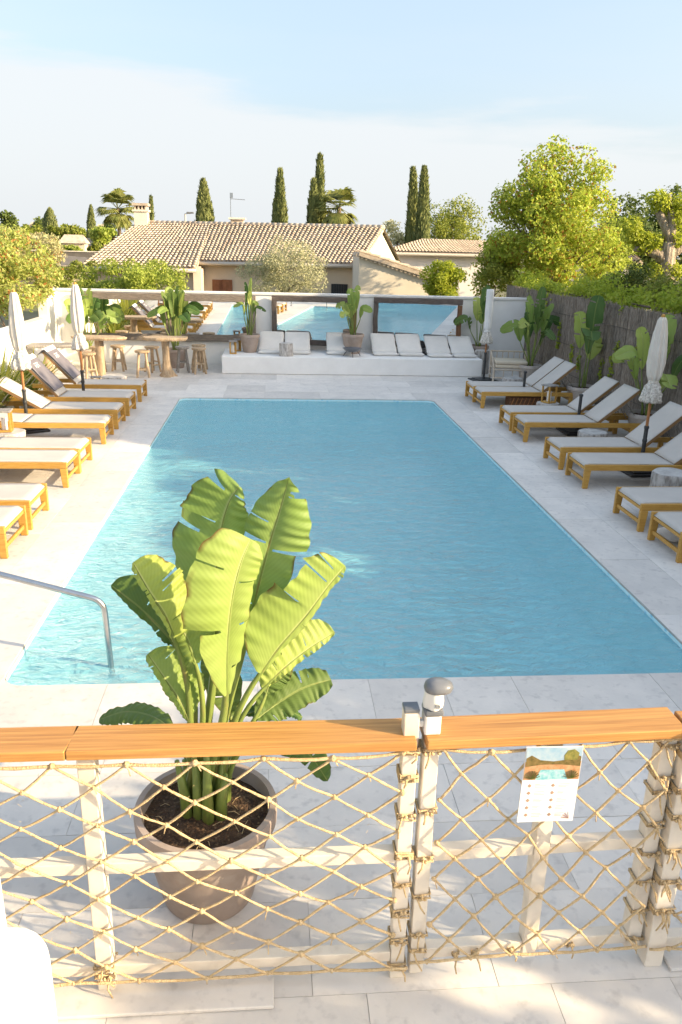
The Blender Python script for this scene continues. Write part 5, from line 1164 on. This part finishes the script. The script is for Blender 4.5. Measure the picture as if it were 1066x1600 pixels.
# back slope and ridge tiles
bk = Vector((2.2, 6.0, -2.3)); q = MB(); q.add([RL, RR_, RR_+bk, RL+bk], [(0, 3, 2, 1)]); q.build('back_slope', M['rooftile'], hs)
q = MB()
for k in range(46):
    a, b_ = RL.lerp(RR_, k/46), RL.lerp(RR_, (k+1.12)/46); q.tube([a, b_], [.12, .10], 8)
q.build('ridge_tiles', M['rooftile'], hs, True)
def vwall(par, a, b_, z0, z1, th, mat, nm='wall'):
    a, b_ = Vector(a), Vector(b_); a = Vector((a.x, a.y, 0)); b_ = Vector((b_.x, b_.y, 0)); d = (b_-a).normalized(); nn_ = Vector((-d.y, d.x, 0)); 
    P = [a, b_, b_+nn_*th, a+nn_*th]; q = MB(); q.add([p+Vector((0, 0, z0)) for p in P]+[p+Vector((0, 0, z1)) for p in P], [(3, 2, 1, 0), (4, 5, 6, 7), (0, 1, 5, 4), (1, 2, 6, 5), (2, 3, 7, 6), (3, 0, 4, 7)]); return q.build(nm, M[mat], par)
off = Vector((.15, .45, 0)); 
vwall(hs, EL+off, EM+off, GZ, EL.z-.02, .3, 'wallcream'); vwall(hs, E2+Vector((.0, .35, 0)), ER+Vector((.0, .35, 0)), GZ, E2.z-.06, .3, 'wallcream')
vwall(hs, EM+off, E2+Vector((.15, 1.2, 0)), GZ, EM.z+.05, .3, 'wallpale')
q = MB(); q.add([EM+Vector((.02, 0, -.12)), E2+Vector((.02, .2, -.05)), RM+Vector((.02, 0, -.1)), E2+Vector((.02, .6, -.4))], [(0, 1, 2), (0, 3, 1)]); q.build('cheek_wall', M['wallpale'], hs)
vwall(hs, RR_+Vector((-.1, .0, 0)), ER+Vector((-.1, .3, 0)), GZ, ER.z-.05, .3, 'wallpale')
q = MB(); q.add([RR_+Vector((-.12, 0, -.15)), ER+Vector((-.12, 0, -.15)), RR_+bk+Vector((-.12, 0, -.15))], [(0, 1, 2)]); q.build('gable', M['wallpale'], hs)
for a, b_ in ((EL, EM), (E2, ER)): MB().tube([a+Vector((0, -.06, -.10)), b_+Vector((0, -.06, -.10))], .07, 8).build('gutter', M['gutter'], hs, True)
MB().tube([EL+Vector((.25, .3, -.1)), Vector((EL.x+.25, EL.y+.3, GZ))], .05, 8).build('downpipe', M['gutter'], hs)
def onwall(px0, px1, py0, py1, Y, dep, nm, mat, par=None):
    a, b_ = at(px0, py1, Y), at(px1, py0, Y); return MB().bb(a.x, b_.x, Y-dep, Y, a.z, b_.z).build(nm, M[mat], par or hs)
def wallY(px):           # depth of the recessed facade at this column
    a, b_ = E2+Vector((0, .35, 0)), ER+Vector((0, .35, 0)); d = ray(px, 440); k = d.x/d.y; m_ = (b_.y-a.y)/(b_.x-a.x); return (a.y-m_*a.x)/(1-m_*k)
for x0, x1 in ((333, 347.6), (348.4, 363)):
    yw = wallY((x0+x1)/2); sh_ = onwall(x0, x1, 437, 475, yw+.02, .12, 'shutter', 'shutter')
    for k in range(3): onwall(x0+.8+k*4.7, x0+4.9+k*4.7, 438, 474, yw-.105, .02, 'plank', 'shutter', sh_)
yw = wallY(533); wn_ = onwall(517, 549, 444, 470, yw+.05, .12, 'window', 'darkglass')
for k in range(9): onwall(517.6+k*3.8, 518.4+k*3.8, 444.5, 470, yw-.08, .02, 'bar', 'black', wn_)
# chimneys
chm = at(222, 347, 37.3); c_ = MB().bb(chm.x-.28, chm.x+.28, 37.0, 37.6, chm.z-.6, chm.z+.42).build('chimney', M['wallpale'], hs)
MB().bb(chm.x-.34, chm.x+.34, 36.95, 37.65, chm.z+.42, chm.z+.50).build('chimney_slab', M['wallpale'], c_)
for k in range(4): MB().bb(chm.x-.26+.15*k, chm.x-.19+.15*k, 37.02, 37.58, chm.z+.50, chm.z+.66).build('brick_pier', M['rooftile'], c_)
MB().bb(chm.x-.34, chm.x+.34, 36.95, 37.65, chm.z+.66, chm.z+.76).build('chimney_top', M['rooftile'], c_)
ch2 = at(371, 350, 36.5); c_ = MB().bb(ch2.x-.28, ch2.x+.28, 36.3, 36.8, ch2.z-.5, ch2.z+.16).build('chimney', M['rooftile'], hs); MB().bb(ch2.x-.36, ch2.x+.36, 36.22, 36.88, ch2.z+.18, ch2.z+.25).build('chimney_top', M['wallpale'], c_)
an = at(361, 350, 36.6); ant = thing('roof_antenna', 'thin television antenna rising beside the small chimney', 'antenna', an); 
MB().tube([(0, 0, -.5), (0, 0, 1.12)], .016, 6).build('mast', M['steel'], ant); MB().tube([(0, 0, 1.02), (.62, 0, .99)], .012, 5).build('boom', M['steel'], ant)
for k in range(8): MB().tube([(.05+.075*k, -.16, 1.01), (.05+.075*k, .16, 1.01)], .007, 4).build('element', M['steel'], ant)
MB().bb(-.02, .1, -.12, .12, 1.06, 1.25).build('reflector', M['steel'], ant)
sl_ = at(290, 352, 55); lamp = thing('street_lamp', 'small street lamp head showing above the house ridge', 'street lamp', (sl_.x, 55, hz(sl_.x, 55))); hh = at(290, 334, 55).z-hz(sl_.x, 55)
MB().tube([(0, 0, 0), (0, 0, hh), (.35, 0, hh+.05)], .05, 8).build('pole', M['gutter'], lamp); MB().bb(.1, .55, -.1, .1, hh+.02, hh+.12).build('lamp_head', M['greyplastic'], lamp, bevel=.02)
# lean-to wing
lt = thing('lean_to_wing', 'cream lean-to wing with a sloping tiled verge', 'building', (0, 0, 0)); A0, B0 = at(562, 393, 29.0), at(690, 434, 29.0)
q = MB(); q.add([(A0.x, 29.0, GZ), (B0.x-.12, 29.0, GZ), (B0.x-.12, 29.0, B0.z-.1), (A0.x, 29.0, A0.z-.1), (A0.x, 31.4, GZ), (B0.x-.12, 31.4, GZ), (B0.x-.12, 31.4, B0.z-.1), (A0.x, 31.4, A0.z-.1)], [(0, 1, 2, 3), (7, 6, 5, 4), (1, 5, 6, 2), (0, 3, 7, 4), (3, 2, 6, 7)]); q.build('wall', M['wallpale'], lt)
tile_roof(lt, (B0.x+.1, 28.85, B0.z-.04), (B0.x+.1, 31.5, B0.z-.04), (A0.x, 28.85, A0.z), (A0.x, 31.5, A0.z), 11, 9, seed=4)
for k in range(20):
    p = Vector((B0.x, 28.93, B0.z-.16)).lerp(Vector((A0.x, 28.93, A0.z-.12)), k/19); MB().tube([p+Vector((-.06, -.05, 0)), p+Vector((-.06, .06, 0))], .075, 8).build('verge_tile', M['rooftile'], lt)
MB().tube([(B0.x+.12, 28.8, B0.z-.12), (B0.x+.12, 31.5, B0.z-.12)], .06, 8).build('gutter', M['gutter'], lt); MB().tube([(B0.x+.12, 28.9, B0.z-.14), (B0.x-.05, 28.9, B0.z-.4), (B0.x-.05, 28.9, GZ)], .04, 8).build('downpipe', M['gutter'], lt)
# second house behind
h2 = thing('white_house', 'white house with a low tiled roof behind the lean-to wing', 'house', (0, 0, 0)); Y2 = 41.0
a0, a1 = at(600, 392, Y2), at(775, 400, Y2); b0, b1 = at(660, 374, Y2+4), at(800, 374, Y2+4); a1.z = a0.z; b1.z = b0.z
tile_roof(h2, a0, a1, b0, b1, 34, 14, seed=6); vwall(h2, a0+Vector((.3, .4, 0)), a1+Vector((0, .4, 0)), GZ, a0.z-.02, .3, 'wallwhite'); vwall(h2, a1+Vector((0, .4, 0)), b1+Vector((0, 5, 0)), GZ, a0.z-.02, .3, 'wallwhite')
MB().tube([a0+Vector((0, -.05, -.12)), a1+Vector((0, -.05, -.12))], .07, 8).build('gutter', M['gutter'], h2)
onwall(700, 716, 418, 440, Y2+.38, .04, 'window', 'darkglass', h2)
# white gable half hidden right of the big tree
h3 = thing('white_cottage', 'white cottage wall with orange tiles behind the big tree', 'house', (0, 0, 0)); Y3 = 31; a0, a1 = at(930, 412, Y3), at(1006, 404, Y3); a0.z = a1.z = (a0.z+a1.z)/2; b0, b1 = at(935, 392, Y3+3), at(985, 392, Y3+3); b1.z = b0.z
tile_roof(h3, a0, a1, b0, b1, 12, 9, seed=8); vwall(h3, a0+Vector((.1, .3, 0)), a1+Vector((-.3, .3, 0)), GZ, a0.z, .3, 'wallwhite'); vwall(h3, a1+Vector((-.3, .3, 0)), a1+Vector((-.1, 4, 0)), GZ, a0.z, .3, 'wallwhite')
# low wing with bluish roof at the right edge
# hillside houses, road wall and trees on the left
def small_house(label, px0, px1, pyt, pyb, Y, seed, roof=True):
    a, b_ = at(px0, pyb, Y), at(px1, pyt, Y); t_ = thing('hillside_house', label, 'house', (a.x, Y, min(a.z, hz(a.x, Y))), 0, 'small houses on the hillside'); wd = b_.x-a.x; zb = t_.location.z; hgt = b_.z-zb; h0 = hgt*.72
    MB().bb(0, wd, 0, wd*.7, 0, h0).build('wall', M['wallcream'], t_); q = MB(); q.add([(-.2, -.2, h0), (wd+.2, -.2, h0), (wd+.2, wd*.7+.2, h0), (-.2, wd*.7+.2, h0), (wd*.1, wd*.35, hgt), (wd*.9, wd*.35, hgt)], [(0, 1, 5, 4), (1, 2, 5), (2, 3, 4, 5), (3, 0, 4), (3, 2, 1, 0)]); q.build('roof', M['rooftile'], t_)
    for k in range(2): MB().bb(wd*(.2+.4*k), wd*(.32+.4*k), -.03, .02, h0*.45, h0*.8).build('window', M['darkglass'], t_)
small_house('pale hillside house with a pitched roof among yellow trees', 95, 131, 367, 384, 88, 1); small_house('small hillside house on the crest beside the pines', 47, 60, 347, 356, 120, 2); small_house('low stone coloured house next to the pale hillside house', 131, 146, 372, 386, 92, 3)
small_house('white roofed house on the crest near the palm', 152, 163, 350, 358, 120, 4)
rd0, rd1 = at(70, 402, 62), at(160, 402, 62); rw = thing('retaining_wall', 'grey stone retaining wall along the hillside road', 'wall', (rd0.x, 62, 0)); MB().bb(-3, rd1.x-rd0.x+2, 0, .5, GZ, at(100, 393, 62).z).build('wall_body', M['roadmat'], rw); MB().bb(-3, rd1.x-rd0.x+2, -.05, .55, at(100, 393, 62).z, at(100, 391.5, 62).z).build('coping', M['wallpale'], rw)
sh3 = at(110, 412, 48); w3 = thing('garden_shed', 'low shed roof in the gap beside the big house', 'shed', (sh3.x, 48, GZ)); z3 = sh3.z-GZ; MB().bb(-1.2, 2.0, 0, 2, 0, z3-.1).build('wall', M['wallcream'], w3); q = MB(); q.add([(-1.4, -.2, z3-.1), (2.2, -.2, z3-.3), (2.2, 2.2, z3+.2), (-1.4, 2.2, z3+.45)], [(0, 1, 2, 3)]); q.build('roof', M['roadmat'], w3)
ht = [(12, 332, 90, 100, 30, 'lf_dark', 'umbrella pine on the crest at the picture edge'), (62, 343, 360, 118, 34, 'lf_dark', 'wide dark pine on the crest'), (88, 348, 385, 98, 30, 'lf_mid', 'round grey green tree below the crest conifer'),
      (112, 350, 375, 105, 30, 'lf_mid', 'round tree above the pale hillside house'), (124, 358, 380, 98, 30, 'lf_mid', 'bushy tree just above the hillside house'), (160, 356, 378, 92, 34, 'lf_hedge', 'yellowish tree between the cypress and the palm'),
      (104, 383, 400, 82, 26, 'lf_hedge', 'small yellow tree before the hillside house'), (120, 384, 400, 81, 20, 'lf_hedge', 'round yellow bush tree before the hillside house'), (150, 378, 398, 84, 22, 'lf_mid', 'small tree beside the stone coloured house'),
      (84, 376, 398, 80, 24, 'lf_mid', 'dark round tree beside the retaining wall'), (40, 345, 385, 96, 40, 'lf_mid', 'broad tree on the hillside behind the cream shrub'), (176, 352, 372, 100, 26, 'lf_dark', 'dark tree under the skyline palm')]
for k, (px, pt, pb_, Y, wpx, mt, lab) in enumerate(ht):
    if pb_ < pt+12: pb_ = pt+26
    tree_px(lab, px, pt, pb_, Y, wpx, 1500, .38, mt, 300+k, 12, 'hillside_tree', .2, 'trees on the hillside')

# ------------------------------------------------------------------ trees out of frame that throw the long evening shade
GT = ['nearest garden tree of the row beyond the picture edge', 'second garden tree of the row beyond the picture edge', 'third garden tree of the row beyond the picture edge', 'farthest garden tree of the row beyond the picture edge']
for k, (x, y, h, R3) in enumerate(((11.2, 8.7, 6.5, (2.0, 1.9, 3.0)), (11.5, 11.4, 6.6, (2.1, 1.9, 3.0)), (12.0, 14.2, 6.6, (2.0, 1.9, 3.0)), (12.9, 16.0, 6.4, (2.0, 1.7, 2.9)))):
    crown_tree('garden_tree', GT[k], (x, y, GZ), h-GZ, R3, (h-GZ)*.55, 22000, .26, 'lf_mid', 400+k, 75, .5, .85, .15, group='garden trees beyond the picture edge')
hd = thing('garden_hedge', 'clipped hedge behind the reed fence beyond the picture edge', 'hedge', (7.1, 3, -.05)); rr = random.Random(8); cs, rs_ = [], []
for k in range(170):
    yk = -5.5+11.5*k/169; tall = 2.78 if -3.4 < yk < -.9 else (2.95 if yk > -.9 else 2.1); cs.append((rr.uniform(-.35, .35), yk, rr.uniform(.35, 1)*tall)); r_ = rr.uniform(.3, .42); rs_.append((r_, r_, r_*.8))
leaves_mesh('foliage', cs, rs_, 34000, .14, 'lf_mid', hd, 11, aspect=.6); MB().tube([(0, -5.5, .1), (0, 6, .1)], .05, 6).build('stem', M['bark'], hd)
print('objects', len(bpy.data.objects))
